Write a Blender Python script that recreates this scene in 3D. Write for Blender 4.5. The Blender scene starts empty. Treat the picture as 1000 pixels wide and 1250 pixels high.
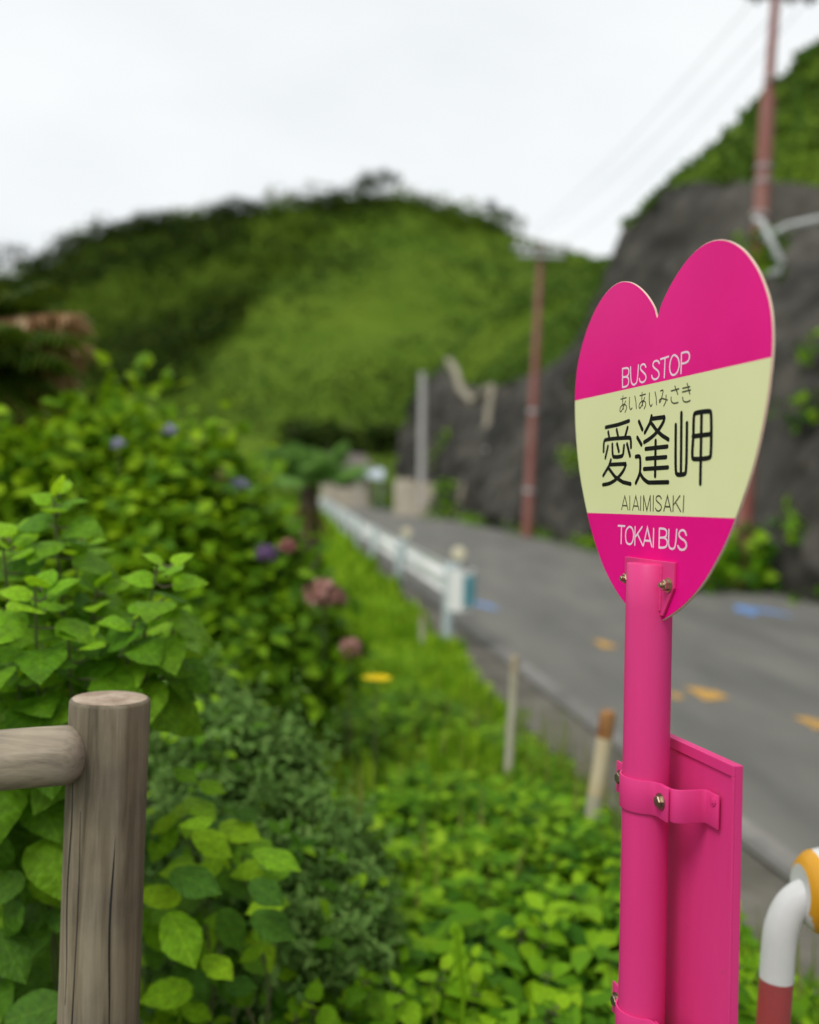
import bpy, bmesh, math, random
import numpy as np
from mathutils import Vector, Matrix

random.seed(7)
rng = np.random.default_rng(11)
R = math.radians
scene = bpy.context.scene

# ------------------------------------------------------------------ camera
CAM_Z, FPX, ROLL, PITCH = 1.5, 1167.0, 0.031, math.atan(9 / 1167.0)
c_f = Vector((0, math.cos(PITCH), -math.sin(PITCH)))
c_r0 = Vector((1, 0, 0)); c_u0 = c_r0.cross(c_f)
c_r = math.cos(ROLL) * c_r0 + math.sin(ROLL) * c_u0
c_u = math.cos(ROLL) * c_u0 - math.sin(ROLL) * c_r0
cam_data = bpy.data.cameras.new("camera"); cam = bpy.data.objects.new("camera", cam_data)
scene.collection.objects.link(cam)
m3 = Matrix((c_r, c_u, -c_f)).transposed()
cam.matrix_world = Matrix.Translation((0, 0, CAM_Z)) @ m3.to_4x4()
cam_data.sensor_fit = 'HORIZONTAL'; cam_data.sensor_width = 24.0; cam_data.lens = 28.0
cam_data.clip_start = 0.05; cam_data.clip_end = 3000
cam_data.dof.use_dof = True; cam_data.dof.focus_distance = 1.29; cam_data.dof.aperture_fstop = 1.45
scene.camera = cam

def at(px, py, depth):
    """world point seen at photo pixel (1000x1250 frame) at a given distance ahead"""
    v = c_f + c_r * ((px - 500) / FPX) + c_u * ((625 - py) / FPX)
    v = v * (depth / v.y)
    return Vector((v.x, v.y, v.z + CAM_Z))

# ------------------------------------------------------------------ world, sun, exposure
world = bpy.data.worlds.new("World"); scene.world = world; world.use_nodes = True
wn, wl = world.node_tree.nodes, world.node_tree.links
wn.clear()
sky = wn.new('ShaderNodeTexSky'); sky.sky_type = 'NISHITA'; sky.sun_disc = False
SUN_EL, SUN_AZ = R(54), R(-142)      # azimuth measured clockwise from +Y
sky.sun_elevation = SUN_EL; sky.sun_rotation = SUN_AZ; sky.air_density = 1.0; sky.dust_density = 3.0
bg1 = wn.new('ShaderNodeBackground'); bg1.inputs['Strength'].default_value = 0.1
wl.new(sky.outputs[0], bg1.inputs['Color'])
tc = wn.new('ShaderNodeTexCoord'); mp = wn.new('ShaderNodeMapping'); mp.inputs['Scale'].default_value = (1.2, 1.2, 3.0)
nz = wn.new('ShaderNodeTexNoise'); nz.inputs['Scale'].default_value = 2.2; nz.inputs['Detail'].default_value = 4
cr = wn.new('ShaderNodeValToRGB')
cr.color_ramp.elements[0].position = 0.34; cr.color_ramp.elements[0].color = (0.675, 0.70, 0.712, 1)
cr.color_ramp.elements[1].position = 0.62; cr.color_ramp.elements[1].color = (0.745, 0.762, 0.762, 1)
wl.new(tc.outputs['Generated'], mp.inputs[0]); wl.new(mp.outputs[0], nz.inputs['Vector']); wl.new(nz.outputs[0], cr.inputs[0])
bg2 = wn.new('ShaderNodeBackground'); bg2.inputs['Strength'].default_value = 1.0
wl.new(cr.outputs[0], bg2.inputs['Color'])
mixw = wn.new('ShaderNodeMixShader'); mixw.inputs[0].default_value = 0.92
wo = wn.new('ShaderNodeOutputWorld')
wl.new(bg1.outputs[0], mixw.inputs[1]); wl.new(bg2.outputs[0], mixw.inputs[2]); wl.new(mixw.outputs[0], wo.inputs[0])

sun_d = bpy.data.lights.new("sun", 'SUN'); sun_d.energy = 1.5; sun_d.angle = R(24); sun_d.color = (1.0, 0.97, 0.92)
sun = bpy.data.objects.new("sun", sun_d); scene.collection.objects.link(sun)
sdir = Vector((math.sin(SUN_AZ) * math.cos(SUN_EL), math.cos(SUN_AZ) * math.cos(SUN_EL), math.sin(SUN_EL)))
sun.rotation_euler = sdir.to_track_quat('Z', 'Y').to_euler()

scene.view_settings.view_transform = 'Standard'; scene.view_settings.look = 'None'
scene.view_settings.exposure = 0.45; scene.view_settings.gamma = 1.0
scene.view_settings.use_curve_mapping = False
scene.render.engine = 'CYCLES'
scene.cycles.use_denoising = True
scene.cycles.max_bounces = 8; scene.cycles.diffuse_bounces = 4; scene.cycles.transparent_max_bounces = 8

# ------------------------------------------------------------------ helpers
COL = scene.collection

def tag(o, label=None, cat=None, group=None, kind=None):
    if label: o['label'] = label
    if cat: o['category'] = cat
    if group: o['group'] = group
    if kind: o['kind'] = kind
    return o

def empty(name, loc=(0, 0, 0)):
    o = bpy.data.objects.new(name, None); COL.objects.link(o)
    o.location = loc; o.empty_display_size = 0.1
    return o

def link(name, me, mat=None, parent=None, smooth=False):
    """mesh given in world coordinates; parented without moving"""
    if mat is not None and len(me.materials) == 0: me.materials.append(mat)
    o = bpy.data.objects.new(name, me); COL.objects.link(o)
    if parent is not None:
        o.parent = parent
        o.matrix_parent_inverse = mw(parent).inverted()
    if smooth: me.shade_smooth()
    return o

def mw(o):
    m = o.matrix_basis.copy()
    if o.parent is not None: m = mw(o.parent) @ o.matrix_parent_inverse @ m
    return m

def mesh_np(name, verts, faces):
    verts = np.asarray(verts, dtype=np.float32); faces = np.asarray(faces, dtype=np.int32)
    me = bpy.data.meshes.new(name); k = faces.shape[1]
    me.vertices.add(len(verts)); me.vertices.foreach_set('co', verts.ravel())
    me.loops.add(faces.size); me.loops.foreach_set('vertex_index', faces.ravel())
    me.polygons.add(len(faces)); me.polygons.foreach_set('loop_start', np.arange(0, faces.size, k, dtype=np.int32))
    me.update(calc_edges=True); me.validate()
    return me

class MB:
    def __init__(s): s.v = []; s.f = []; s.mi = []; s.cur = 0
    def add(s, vs, fs):
        b = len(s.v); s.v += [tuple(q) for q in vs]
        s.f += [tuple(b + i for i in q) for q in fs]; s.mi += [s.cur] * len(fs)
        return s
    def box(s, lo, hi, mat=None):
        (a, b, c), (d, e, f) = lo, hi
        vs = [(a, b, c), (d, b, c), (d, e, c), (a, e, c), (a, b, f), (d, b, f), (d, e, f), (a, e, f)]
        if mat is not None: vs = [mat @ Vector(q) for q in vs]
        return s.add(vs, [(0, 3, 2, 1), (4, 5, 6, 7), (0, 1, 5, 4), (1, 2, 6, 5), (2, 3, 7, 6), (3, 0, 4, 7)])
    def tube(s, pts, rad, n=16, caps=True):
        pts = [Vector(q) for q in pts]
        if not hasattr(rad, '__len__'): rad = [rad] * len(pts)
        t0 = (pts[1] - pts[0]).normalized()
        a = t0.orthogonal().normalized(); vs = []; fs = []
        for i, q in enumerate(pts):
            t = (pts[min(i + 1, len(pts) - 1)] - pts[max(i - 1, 0)]).normalized()
            a = (a - t * a.dot(t)).normalized(); b = t.cross(a)
            for k in range(n):
                th = 2 * math.pi * k / n
                vs.append(q + (a * math.cos(th) + b * math.sin(th)) * rad[i])
        for i in range(len(pts) - 1):
            for k in range(n):
                fs.append((i * n + k, i * n + (k + 1) % n, (i + 1) * n + (k + 1) % n, (i + 1) * n + k))
        if caps:
            fs.append(tuple(range(n - 1, -1, -1))); fs.append(tuple((len(pts) - 1) * n + k for k in range(n)))
        return s.add(vs, fs)
    def prism(s, poly, y0, y1):
        """polygon in local xz, extruded along y"""
        n = len(poly)
        vs = [(x, y0, z) for x, z in poly] + [(x, y1, z) for x, z in poly]
        fs = [tuple(range(n)), tuple(range(2 * n - 1, n - 1, -1))] + [(i, i + n, (i + 1) % n + n, (i + 1) % n) for i in range(n)]
        return s.add(vs, fs)
    def ribbon(s, path, z0, z1, th):
        """plan path (x,y) as a bent flat strip of thickness th between heights z0, z1"""
        n = len(path); L = []; Rr = []
        for i, (x, y) in enumerate(path):
            a = path[max(i - 1, 0)]; b = path[min(i + 1, n - 1)]
            tx, ty = b[0] - a[0], b[1] - a[1]; l = math.hypot(tx, ty) or 1
            nx, ny = -ty / l * th / 2, tx / l * th / 2
            L.append((x + nx, y + ny)); Rr.append((x - nx, y - ny))
        vs = []; fs = []
        for i in range(n):
            vs += [(*L[i], z0), (*Rr[i], z0), (*Rr[i], z1), (*L[i], z1)]
        for i in range(n - 1):
            a = 4 * i
            for k in range(4): fs.append((a + k, a + (k + 1) % 4, a + 4 + (k + 1) % 4, a + 4 + k))
        fs.append((3, 2, 1, 0)); a = 4 * (n - 1); fs.append((a, a + 1, a + 2, a + 3))
        return s.add(vs, fs)
    def xform(s, fn):
        s.v = [tuple(fn(Vector(q))) for q in s.v]; return s
    def build(s, name, mats, parent=None, smooth=False, bevel=0.0, seg=2, angle=35):
        me = bpy.data.meshes.new(name); me.from_pydata(s.v, [], s.f)
        if not isinstance(mats, (list, tuple)): mats = [mats]
        for m in mats: me.materials.append(m)
        me.polygons.foreach_set('material_index', s.mi)
        bm = bmesh.new(); bm.from_mesh(me)
        bmesh.ops.recalc_face_normals(bm, faces=bm.faces)
        if bevel > 0:
            ed = [e for e in bm.edges if len(e.link_faces) == 2 and e.calc_face_angle(0) > R(angle)]
            bmesh.ops.bevel(bm, geom=ed, offset=bevel, segments=seg, affect='EDGES', profile=0.5, clamp_overlap=True)
        bm.to_mesh(me); bm.free()
        o = link(name, me, None, parent)
        if smooth:
            me.shade_smooth()
            try: me.set_sharp_from_angle(angle=R(angle))
            except Exception: pass
        return o

# --- materials
def mat(name, base, rough=0.6, var=None, scale=5.0, detail=4, stretch=(1, 1, 1), bump=0.0, bscale=None, spec=0.5, metal=0.0,
        coords='Object', lo=0.35, hi=0.65, coat=0.0):
    m = bpy.data.materials.new(name); m.use_nodes = True
    n, l = m.node_tree.nodes, m.node_tree.links
    b = n['Principled BSDF']; b.inputs['Base Color'].default_value = (*base, 1); b.inputs['Roughness'].default_value = rough
    b.inputs['Specular IOR Level'].default_value = spec; b.inputs['Metallic'].default_value = metal
    b.inputs['Coat Weight'].default_value = coat
    tcn = n.new('ShaderNodeTexCoord'); mpn = n.new('ShaderNodeMapping'); mpn.inputs['Scale'].default_value = stretch
    l.new(tcn.outputs[coords], mpn.inputs[0])
    if var is not None:
        t = n.new('ShaderNodeTexNoise'); t.inputs['Scale'].default_value = scale; t.inputs['Detail'].default_value = detail
        t.inputs['Roughness'].default_value = 0.6
        rp = n.new('ShaderNodeValToRGB'); e = rp.color_ramp.elements
        e[0].position = lo; e[0].color = (*base, 1); e[1].position = hi; e[1].color = (*var, 1)
        l.new(mpn.outputs[0], t.inputs['Vector']); l.new(t.outputs[0], rp.inputs[0]); l.new(rp.outputs[0], b.inputs['Base Color'])
    if bump > 0:
        t2 = n.new('ShaderNodeTexNoise'); t2.inputs['Scale'].default_value = bscale or scale * 3; t2.inputs['Detail'].default_value = 5
        bp = n.new('ShaderNodeBump'); bp.inputs['Strength'].default_value = bump; bp.inputs['Distance'].default_value = 0.01
        l.new(mpn.outputs[0], t2.inputs['Vector']); l.new(t2.outputs[0], bp.inputs['Height']); l.new(bp.outputs[0], b.inputs['Normal'])
    return m

LEAF_GAIN = (1.38, 1.42, .95)
def leaf_mat(name, a, b, c=None, rough=0.55, trans=0.35, spec=0.12, per='island', veins=False, gain=True):
    """diffuse+translucent leaf; colour varies per leaf between a, b (and c)"""
    a, b, c = [None if q is None else (min(1, q[0] * LEAF_GAIN[0]), min(1, q[1] * LEAF_GAIN[1]), q[2] * LEAF_GAIN[2]) for q in (a, b, c)] if gain else (a, b, c)
    m = bpy.data.materials.new(name); m.use_nodes = True
    n, l = m.node_tree.nodes, m.node_tree.links
    pr = n['Principled BSDF']; pr.inputs['Roughness'].default_value = rough; pr.inputs['Specular IOR Level'].default_value = spec
    if per == 'island':
        g = n.new('ShaderNodeNewGeometry'); src = g.outputs['Random Per Island']
    else:
        g = n.new('ShaderNodeObjectInfo'); src = g.outputs['Random']
    rp = n.new('ShaderNodeValToRGB'); e = rp.color_ramp.elements
    e[0].color = (*a, 1); e[1].color = (*b, 1); e[0].position = 0.05; e[1].position = 0.9
    if c is not None:
        k = e.new(0.55); k.color = (*c, 1)
    l.new(src, rp.inputs[0]); colr = rp.outputs[0]
    if veins:   # pale midrib and side veins, from the leaf's own coordinates
        tcn = n.new('ShaderNodeTexCoord'); sep = n.new('ShaderNodeSeparateXYZ'); l.new(tcn.outputs['Object'], sep.inputs[0])
        ab = n.new('ShaderNodeMath'); ab.operation = 'ABSOLUTE'; l.new(sep.outputs[0], ab.inputs[0])
        mu = n.new('ShaderNodeMath'); mu.operation = 'MULTIPLY_ADD'; mu.inputs[1].default_value = -0.9
        l.new(ab.outputs[0], mu.inputs[0]); l.new(sep.outputs[1], mu.inputs[2])
        sc = n.new('ShaderNodeMath'); sc.operation = 'MULTIPLY'; sc.inputs[1].default_value = 7.0; l.new(mu.outputs[0], sc.inputs[0])
        fr = n.new('ShaderNodeMath'); fr.operation = 'PINGPONG'; fr.inputs[1].default_value = 0.5; l.new(sc.outputs[0], fr.inputs[0])
        lt = n.new('ShaderNodeMath'); lt.operation = 'LESS_THAN'; lt.inputs[1].default_value = 0.05; l.new(fr.outputs[0], lt.inputs[0])
        l2 = n.new('ShaderNodeMath'); l2.operation = 'LESS_THAN'; l2.inputs[1].default_value = 0.012; l.new(ab.outputs[0], l2.inputs[0])
        mx = n.new('ShaderNodeMath'); mx.operation = 'MAXIMUM'; l.new(lt.outputs[0], mx.inputs[0]); l.new(l2.outputs[0], mx.inputs[1])
        fa = n.new('ShaderNodeMath'); fa.operation = 'MULTIPLY'; fa.inputs[1].default_value = 0.24; l.new(mx.outputs[0], fa.inputs[0])
        mc = n.new('ShaderNodeMix'); mc.data_type = 'RGBA'
        l.new(fa.outputs[0], mc.inputs[0]); l.new(colr, mc.inputs[6])
        mc.inputs[7].default_value = (min(1, b[0] * 1.7), min(1, b[1] * 1.5), b[2] * 1.7, 1)
        nzn = n.new('ShaderNodeTexNoise'); nzn.inputs['Scale'].default_value = 6; l.new(tcn.outputs['Object'], nzn.inputs['Vector'])
        nzn.inputs['Detail'].default_value = 6; nr = n.new('ShaderNodeValToRGB'); nr.color_ramp.elements[0].position = .3; nr.color_ramp.elements[0].color = (.55, .50, .5, 1)
        nr.color_ramp.elements[1].position = .62; nr.color_ramp.elements[1].color = (1.05, 1.0, 1.0, 1); l.new(nzn.outputs[0], nr.inputs[0])
        bpn = n.new('ShaderNodeBump'); bpn.inputs['Strength'].default_value = .5; bpn.inputs['Distance'].default_value = .02
        l.new(nzn.outputs[0], bpn.inputs['Height']); l.new(bpn.outputs[0], pr.inputs['Normal'])
        mc2 = n.new('ShaderNodeMix'); mc2.data_type = 'RGBA'; mc2.blend_type = 'MULTIPLY'; mc2.inputs[0].default_value = 0.8
        l.new(mc.outputs[2], mc2.inputs[6]); l.new(nr.outputs[0], mc2.inputs[7])
        sc2 = n.new('ShaderNodeMix'); sc2.data_type = 'RGBA'; sc2.blend_type = 'MULTIPLY'; sc2.inputs[0].default_value = 1.0
        sc2.inputs[7].default_value = (1.12, 1.12, 1.12, 1); l.new(mc2.outputs[2], sc2.inputs[6])
        colr = sc2.outputs[2]
    l.new(colr, pr.inputs['Base Color'])
    tr = n.new('ShaderNodeBsdfTranslucent')
    hs = n.new('ShaderNodeHueSaturation'); hs.inputs['Hue'].default_value = 0.485; hs.inputs['Value'].default_value = 1.25
    l.new(colr, hs.inputs['Color']); l.new(hs.outputs[0], tr.inputs[0])
    mi = n.new('ShaderNodeMixShader'); mi.inputs[0].default_value = trans
    l.new(pr.outputs[0], mi.inputs[1]); l.new(tr.outputs[0], mi.inputs[2]); l.new(mi.outputs[0], n['Material Output'].inputs[0])
    return m

# --- foliage
def unit(a): return a / np.maximum(np.linalg.norm(a, axis=-1, keepdims=True), 1e-9)
# leaf templates: y along the leaf, x across, z normal
LEAF_V = np.array([(0, 0, 0), (-.30, .38, .05), (0, .42, -.03), (.30, .38, .05), (-.20, .74, .0), (0, .75, -.05), (.20, .74, .0), (0, 1.0, -.14)])
LEAF_F = np.array([(0, 2, 1, 1), (0, 3, 2, 2), (1, 2, 5, 4), (2, 3, 6, 5), (4, 5, 7, 7), (5, 6, 7, 7)])
LEAF_T = np.array([(0, 2, 1), (0, 3, 2), (1, 2, 5), (1, 5, 4), (2, 3, 6), (2, 6, 5), (4, 5, 7), (5, 6, 7)])
CARD_V = np.array([(0, 0, 0), (-.38, .45, .06), (.38, .5, .03), (0, 1, -.1)])
CARD_T = np.array([(0, 2, 1), (1, 2, 3)])
BLADE_V = np.array([(-.03, 0, 0), (.03, 0, 0), (-.026, .5, .05), (.026, .5, .05), (0, 1.0, .28)])
BLADE_T = np.array([(0, 1, 3), (0, 3, 2), (2, 3, 4)])

def scatter(origins, along, normal, size, V=LEAF_V, T=LEAF_T, wid=None):
    o = np.asarray(origins, float); y = unit(np.asarray(along, float)); nrm = np.asarray(normal, float)
    x = unit(np.cross(y, nrm)); z = np.cross(x, y); s = np.asarray(size, float).reshape(-1, 1, 1)
    w = np.ones(len(o)) if wid is None else np.asarray(wid)
    P = (V[None, :, 0:1] * w[:, None, None] * x[:, None] + V[None, :, 1:2] * y[:, None] + V[None, :, 2:3] * z[:, None]) * s + o[:, None]
    k = len(V); F = T[None] + (np.arange(len(o)) * k)[:, None, None]
    return P.reshape(-1, 3), F.reshape(-1, T.shape[1])

def merge(parts):
    vs, fs, b = [], [], 0
    for v, f in parts:
        vs.append(v); fs.append(f + b); b += len(v)
    return np.concatenate(vs), np.concatenate(fs)

def rand_dirs(n): return unit(rng.normal(size=(n, 3)))

def blob_points(cens, rads, n, shell=(0.8, 1.05)):
    """points near the outer surface of a union of ellipsoids, with outward normals"""
    cens = np.asarray(cens, float); rads = np.asarray(rads, float)
    area = (rads[:, 0] * rads[:, 1] + rads[:, 1] * rads[:, 2] + rads[:, 0] * rads[:, 2])
    k = rng.choice(len(cens), size=n, p=area / area.sum())
    d = rand_dirs(n); rr = rng.uniform(*shell, size=(n, 1))
    p = cens[k] + d * rads[k] * rr; nn = unit(d / rads[k])
    inside = np.zeros(n, bool)
    for i in range(len(cens)):
        q = np.linalg.norm((p - cens[i]) / rads[i], axis=1)
        inside |= (q < 0.72) & (k != i)
    return p[~inside], nn[~inside]

def rosettes(p, nn, per, size, lift=0.45, jitter=0.02, V=LEAF_V, T=LEAF_T, wid=1.0):
    """each point carries a whorl of leaves that spreads around its shoot direction"""
    n = len(p); shoot = unit(nn + np.array([0, 0, .8]) + rng.normal(scale=.25, size=(n, 3)))
    a = unit(np.cross(shoot, rand_dirs(n))); b = np.cross(shoot, a)
    parts = []
    for j in range(per):
        th = 2 * math.pi * (j / per) + rng.uniform(-.3, .3, n)
        rad = a * np.cos(th)[:, None] + b * np.sin(th)[:, None]
        lf = rng.uniform(-.25, lift, n)[:, None]
        al = unit(rad + shoot * lf)
        nm = unit(shoot - rad * lf + rng.normal(scale=.15, size=(n, 3)))
        s = size * rng.uniform(.65, 1.25, n)
        o = p + rng.normal(scale=jitter, size=(n, 3)) - shoot * (rng.uniform(0, .8, n) * size)[:, None]
        parts.append(scatter(o, al, nm, s, V, T, np.full(n, wid)))
    return merge(parts)

def big_leaf_mesh(name, kind=0):
    """broad toothed leaf: y along (0..1), x across, drooping tip"""
    rows = 11; vs = []; fs = []
    for i in range(rows):
        t = i / (rows - 1)
        w = 0.47 * (math.sin(math.pi * t ** 0.72) ** 0.72 if 0 < t < 1 else 0)
        if kind == 2: w = 0.30 * (math.sin(math.pi * t ** 0.8) if 0 < t < 1 else 0)
        if kind == 3: w = 0.36 * (math.sin(math.pi * t ** 0.92) ** 0.8 if 0 < t < 1 else 0)
        if kind < 3: w *= (1 - 0.22 * t * t)
        if 0 < t < 1: w *= 1.03 if i % 2 else 0.975
        dz = -0.20 * t * t + 0.05 * math.sin(3 * t + kind)
        for k, fx in enumerate((-1, -.52, 0, .52, 1)):
            cup = 0.12 * abs(fx) * w - 0.12 * (fx * fx) * w * (1.6 if kind == 1 else 0.7)
            rip = 0.02 * math.sin(9 * t + 2.4 * k + kind) * abs(fx)
            yb = t + (-.08 * abs(fx) * (1 - t) if t < .3 else 0) - (0.05 * abs(fx) if 0 < t < 1 else 0)
            vs.append((fx * w, yb, dz + cup + rip))
    for i in range(rows - 1):
        for k in range(4):
            a = i * 5 + k; fs.append((a, a + 1, a + 6, a + 5))
    me = bpy.data.meshes.new(name); me.from_pydata(vs, [], fs); me.validate(); me.shade_smooth()
    return me

def leaf_obj(meshes, matl, parent, origin, along, normal, size, name='leaf'):
    key = (id(matl), random.randrange(len(meshes)))
    me = LEAF_CACHE.get(key)
    if me is None:
        me = meshes[key[1]].copy(); me.materials.clear(); me.materials.append(matl); LEAF_CACHE[key] = me
    y = Vector(along).normalized(); n = Vector(normal); x = y.cross(n)
    if x.length < 1e-4: x = y.orthogonal()
    x.normalize(); z = x.cross(y)
    o = bpy.data.objects.new(name, me); COL.objects.link(o); o.parent = parent
    M = Matrix((x, y, z)).transposed().to_4x4(); M = Matrix.Translation(Vector(origin)) @ M @ Matrix.Scale(size, 4)
    o.matrix_parent_inverse = Matrix.Translation(parent.location).inverted()
    o.matrix_basis = M
    return o
LEAF_CACHE = {}

# ------------------------------------------------------------------ materials
M = {}
M['asphalt'] = mat('asphalt', (.100, .0985, .088), .85, (.175, .170, .148), .9, 8, bump=.4, bscale=90, stretch=(1.6, .35, 1), lo=.3, hi=.72)
M['gutter'] = mat('gutter', (.075, .068, .052), .9, (.15, .138, .112), 3, 6, bump=.3, bscale=40)
M['soil'] = mat('soil', (.035, .045, .015), .95, (.06, .085, .02), 2.2, 6, bump=.5, bscale=14)
M['line_white'] = mat('line_white', (.12, .115, .105), .8, (.26, .25, .225), 2.4, 6, lo=.40, hi=.66)
M['line_yellow'] = mat('line_yellow', (.52, .29, .05), .8, (.2, .15, .08), 7, 5, lo=.5, hi=.75)
M['mark_blue'] = mat('mark_blue', (.10, .26, .62), .7, (.14, .24, .42), 6, 5)
M['hill_green'] = mat('hill_green', (.055, .105, .008), .95, (.10, .155, .014), .09, 6, bump=1, bscale=.8, spec=.05)
M['rock'] = mat('rock', (.027, .0265, .025), .95, (.088, .082, .068), .40, 12, bump=1, bscale=2.5, spec=.1)
M['concrete'] = mat('concrete', (.34, .30, .235), .9, (.48, .43, .34), .9, 6, bump=.3)
M['concrete_dark'] = mat('concrete_dark', (.07, .067, .06), .9, (.12, .112, .10), .8, 6)
M['dark'] = mat('dark', (.012, .012, .011), .9, (.02, .02, .018), 2)
M['pole_red'] = mat('pole_red', (.24, .072, .056), .75, (.29, .14, .115), 1.2, 5, stretch=(3, 3, .8))
M['pole_grey'] = mat('pole_grey', (.38, .37, .36), .7, (.46, .45, .43), 2)
M['galv'] = mat('galv', (.36, .38, .38), .5, (.50, .52, .52), 6, metal=.2)
M['wire'] = mat('wire', (.12, .12, .12), .6, (.16, .16, .16), 3)
M['rail_white'] = mat('rail_white', (.72, .73, .71), .5, (.82, .83, .81), 1.5, 6)
M['rail_post'] = mat('rail_post', (.42, .50, .52), .5, (.55, .60, .60), 3)
M['teal'] = mat('teal', (.10, .38, .46), .5, (.22, .48, .54), 5)
M['cream'] = mat('cream', (.62, .55, .34), .6, (.7, .66, .5), 8)
M['stake'] = mat('stake', (.50, .36, .17), .85, (.62, .56, .42), 7, 5, stretch=(1, 1, .35))
M['stake_rust'] = mat('stake_rust', (.22, .075, .02), .9, (.40, .22, .08), 20, 5)
M['stake_grey'] = mat('stake_grey', (.36, .33, .23), .85, (.48, .46, .36), 9, 5, stretch=(1, 1, .3))
M['stake_tip'] = mat('stake_tip', (.28, .23, .14), .9, (.40, .34, .24), 14, 5)
M['pipe_white'] = mat('pipe_white', (.72, .73, .71), .35, (.80, .80, .78), 9, 4, bump=.05, bscale=60)
M['pipe_red'] = mat('pipe_red', (.46, .06, .065), .4, (.40, .075, .075), 14, 5, bump=.05, bscale=60)
M['orange'] = mat('orange', (.82, .40, .012), .45, (.78, .36, .015), 12)
# sign
M['pink_face'] = mat('pink_face', (.75, .004, .215), .3, (.82, .007, .242), 5, 6, spec=.07)
M['cream_face'] = mat('cream_face', (.70, .72, .385), .35, (.735, .755, .42), 4, 3, spec=.08)
M['plate_edge'] = mat('plate_edge', (.62, .42, .34), .5, (.70, .52, .42), 30, 4)
M['white_ink'] = mat('white_ink', (.85, .62, .76), .4, (.88, .68, .80), 60)
M['black_ink'] = mat('black_ink', (.006, .006, .005), .5, (.01, .01, .008), 60, spec=.08)
M['pale_ink'] = mat('pale_ink', (.05, .05, .025), .5, (.09, .09, .045), 60, spec=.1)
M['bolt'] = mat('bolt', (.36, .30, .22), .35, (.22, .17, .12), 90, 4, metal=.85)
M['bolt_bright'] = mat('bolt_bright', (.55, .48, .34), .3, (.40, .32, .20), 90, 4, metal=.9)

def rock_stains():
    """seepage streaks and ochre lichen blotches over the sprayed rock"""
    m = M['rock']; n, l = m.node_tree.nodes, m.node_tree.links; b = n['Principled BSDF']; src = b.inputs['Base Color'].links[0].from_socket
    tcn = n.new('ShaderNodeTexCoord')
    for sc, st, lo, hi, colr, am in ((.9, (1, 1, .28), .52, .70, (.016, .016, .015), .8), (.75, (1, 1, .8), .58, .74, (.12, .112, .085), .4), (2.6, (1, 1, 1), .58, .70, (.15, .145, .125), .5)):
        mpn = n.new('ShaderNodeMapping'); mpn.inputs['Scale'].default_value = st; l.new(tcn.outputs['Object'], mpn.inputs[0])
        t = n.new('ShaderNodeTexNoise'); t.inputs['Scale'].default_value = sc; t.inputs['Detail'].default_value = 8; l.new(mpn.outputs[0], t.inputs['Vector'])
        r_ = n.new('ShaderNodeMapRange'); r_.inputs[1].default_value = lo; r_.inputs[2].default_value = hi; r_.inputs[4].default_value = am; l.new(t.outputs[0], r_.inputs[0])
        mx = n.new('ShaderNodeMix'); mx.data_type = 'RGBA'; l.new(r_.outputs[0], mx.inputs[0]); l.new(src, mx.inputs[6]); mx.inputs[7].default_value = (*colr, 1); src = mx.outputs[2]
    l.new(src, b.inputs['Base Color'])
rock_stains()

def sign_paint():
    """gloss paint over steel: streaks, dulled patches, faint dirt"""
    m = mat('pink_paint', (.715, .044, .222), .45, (.64, .031, .185), 9, 5, stretch=(1, 1, .14), bump=.03, bscale=70, spec=.32, lo=.3, hi=.7)
    n, l = m.node_tree.nodes, m.node_tree.links; b = n['Principled BSDF']
    src = b.inputs['Base Color'].links[0].from_socket
    tcn = n.new('ShaderNodeTexCoord'); t = n.new('ShaderNodeTexNoise'); t.inputs['Scale'].default_value = 34; t.inputs['Detail'].default_value = 8
    t.inputs['Roughness'].default_value = .7; l.new(tcn.outputs['Object'], t.inputs['Vector'])
    rp = n.new('ShaderNodeValToRGB'); rp.color_ramp.elements[0].position = .66; rp.color_ramp.elements[0].color = (0, 0, 0, 1)
    rp.color_ramp.elements[1].position = .76; rp.color_ramp.elements[1].color = (.6, .6, .6, 1); l.new(t.outputs[0], rp.inputs[0])
    mx = n.new('ShaderNodeMix'); mx.data_type = 'RGBA'; l.new(rp.outputs[0], mx.inputs[0]); l.new(src, mx.inputs[6])
    mx.inputs[7].default_value = (.30, .07, .09, 1); l.new(mx.outputs[2], b.inputs['Base Color'])
    r2 = n.new('ShaderNodeMapRange'); r2.inputs[3].default_value = .36; r2.inputs[4].default_value = .56
    l.new(t.outputs[0], r2.inputs[0]); l.new(r2.outputs[0], b.inputs['Roughness'])
    return m
M['pink_paint'] = sign_paint()

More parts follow.
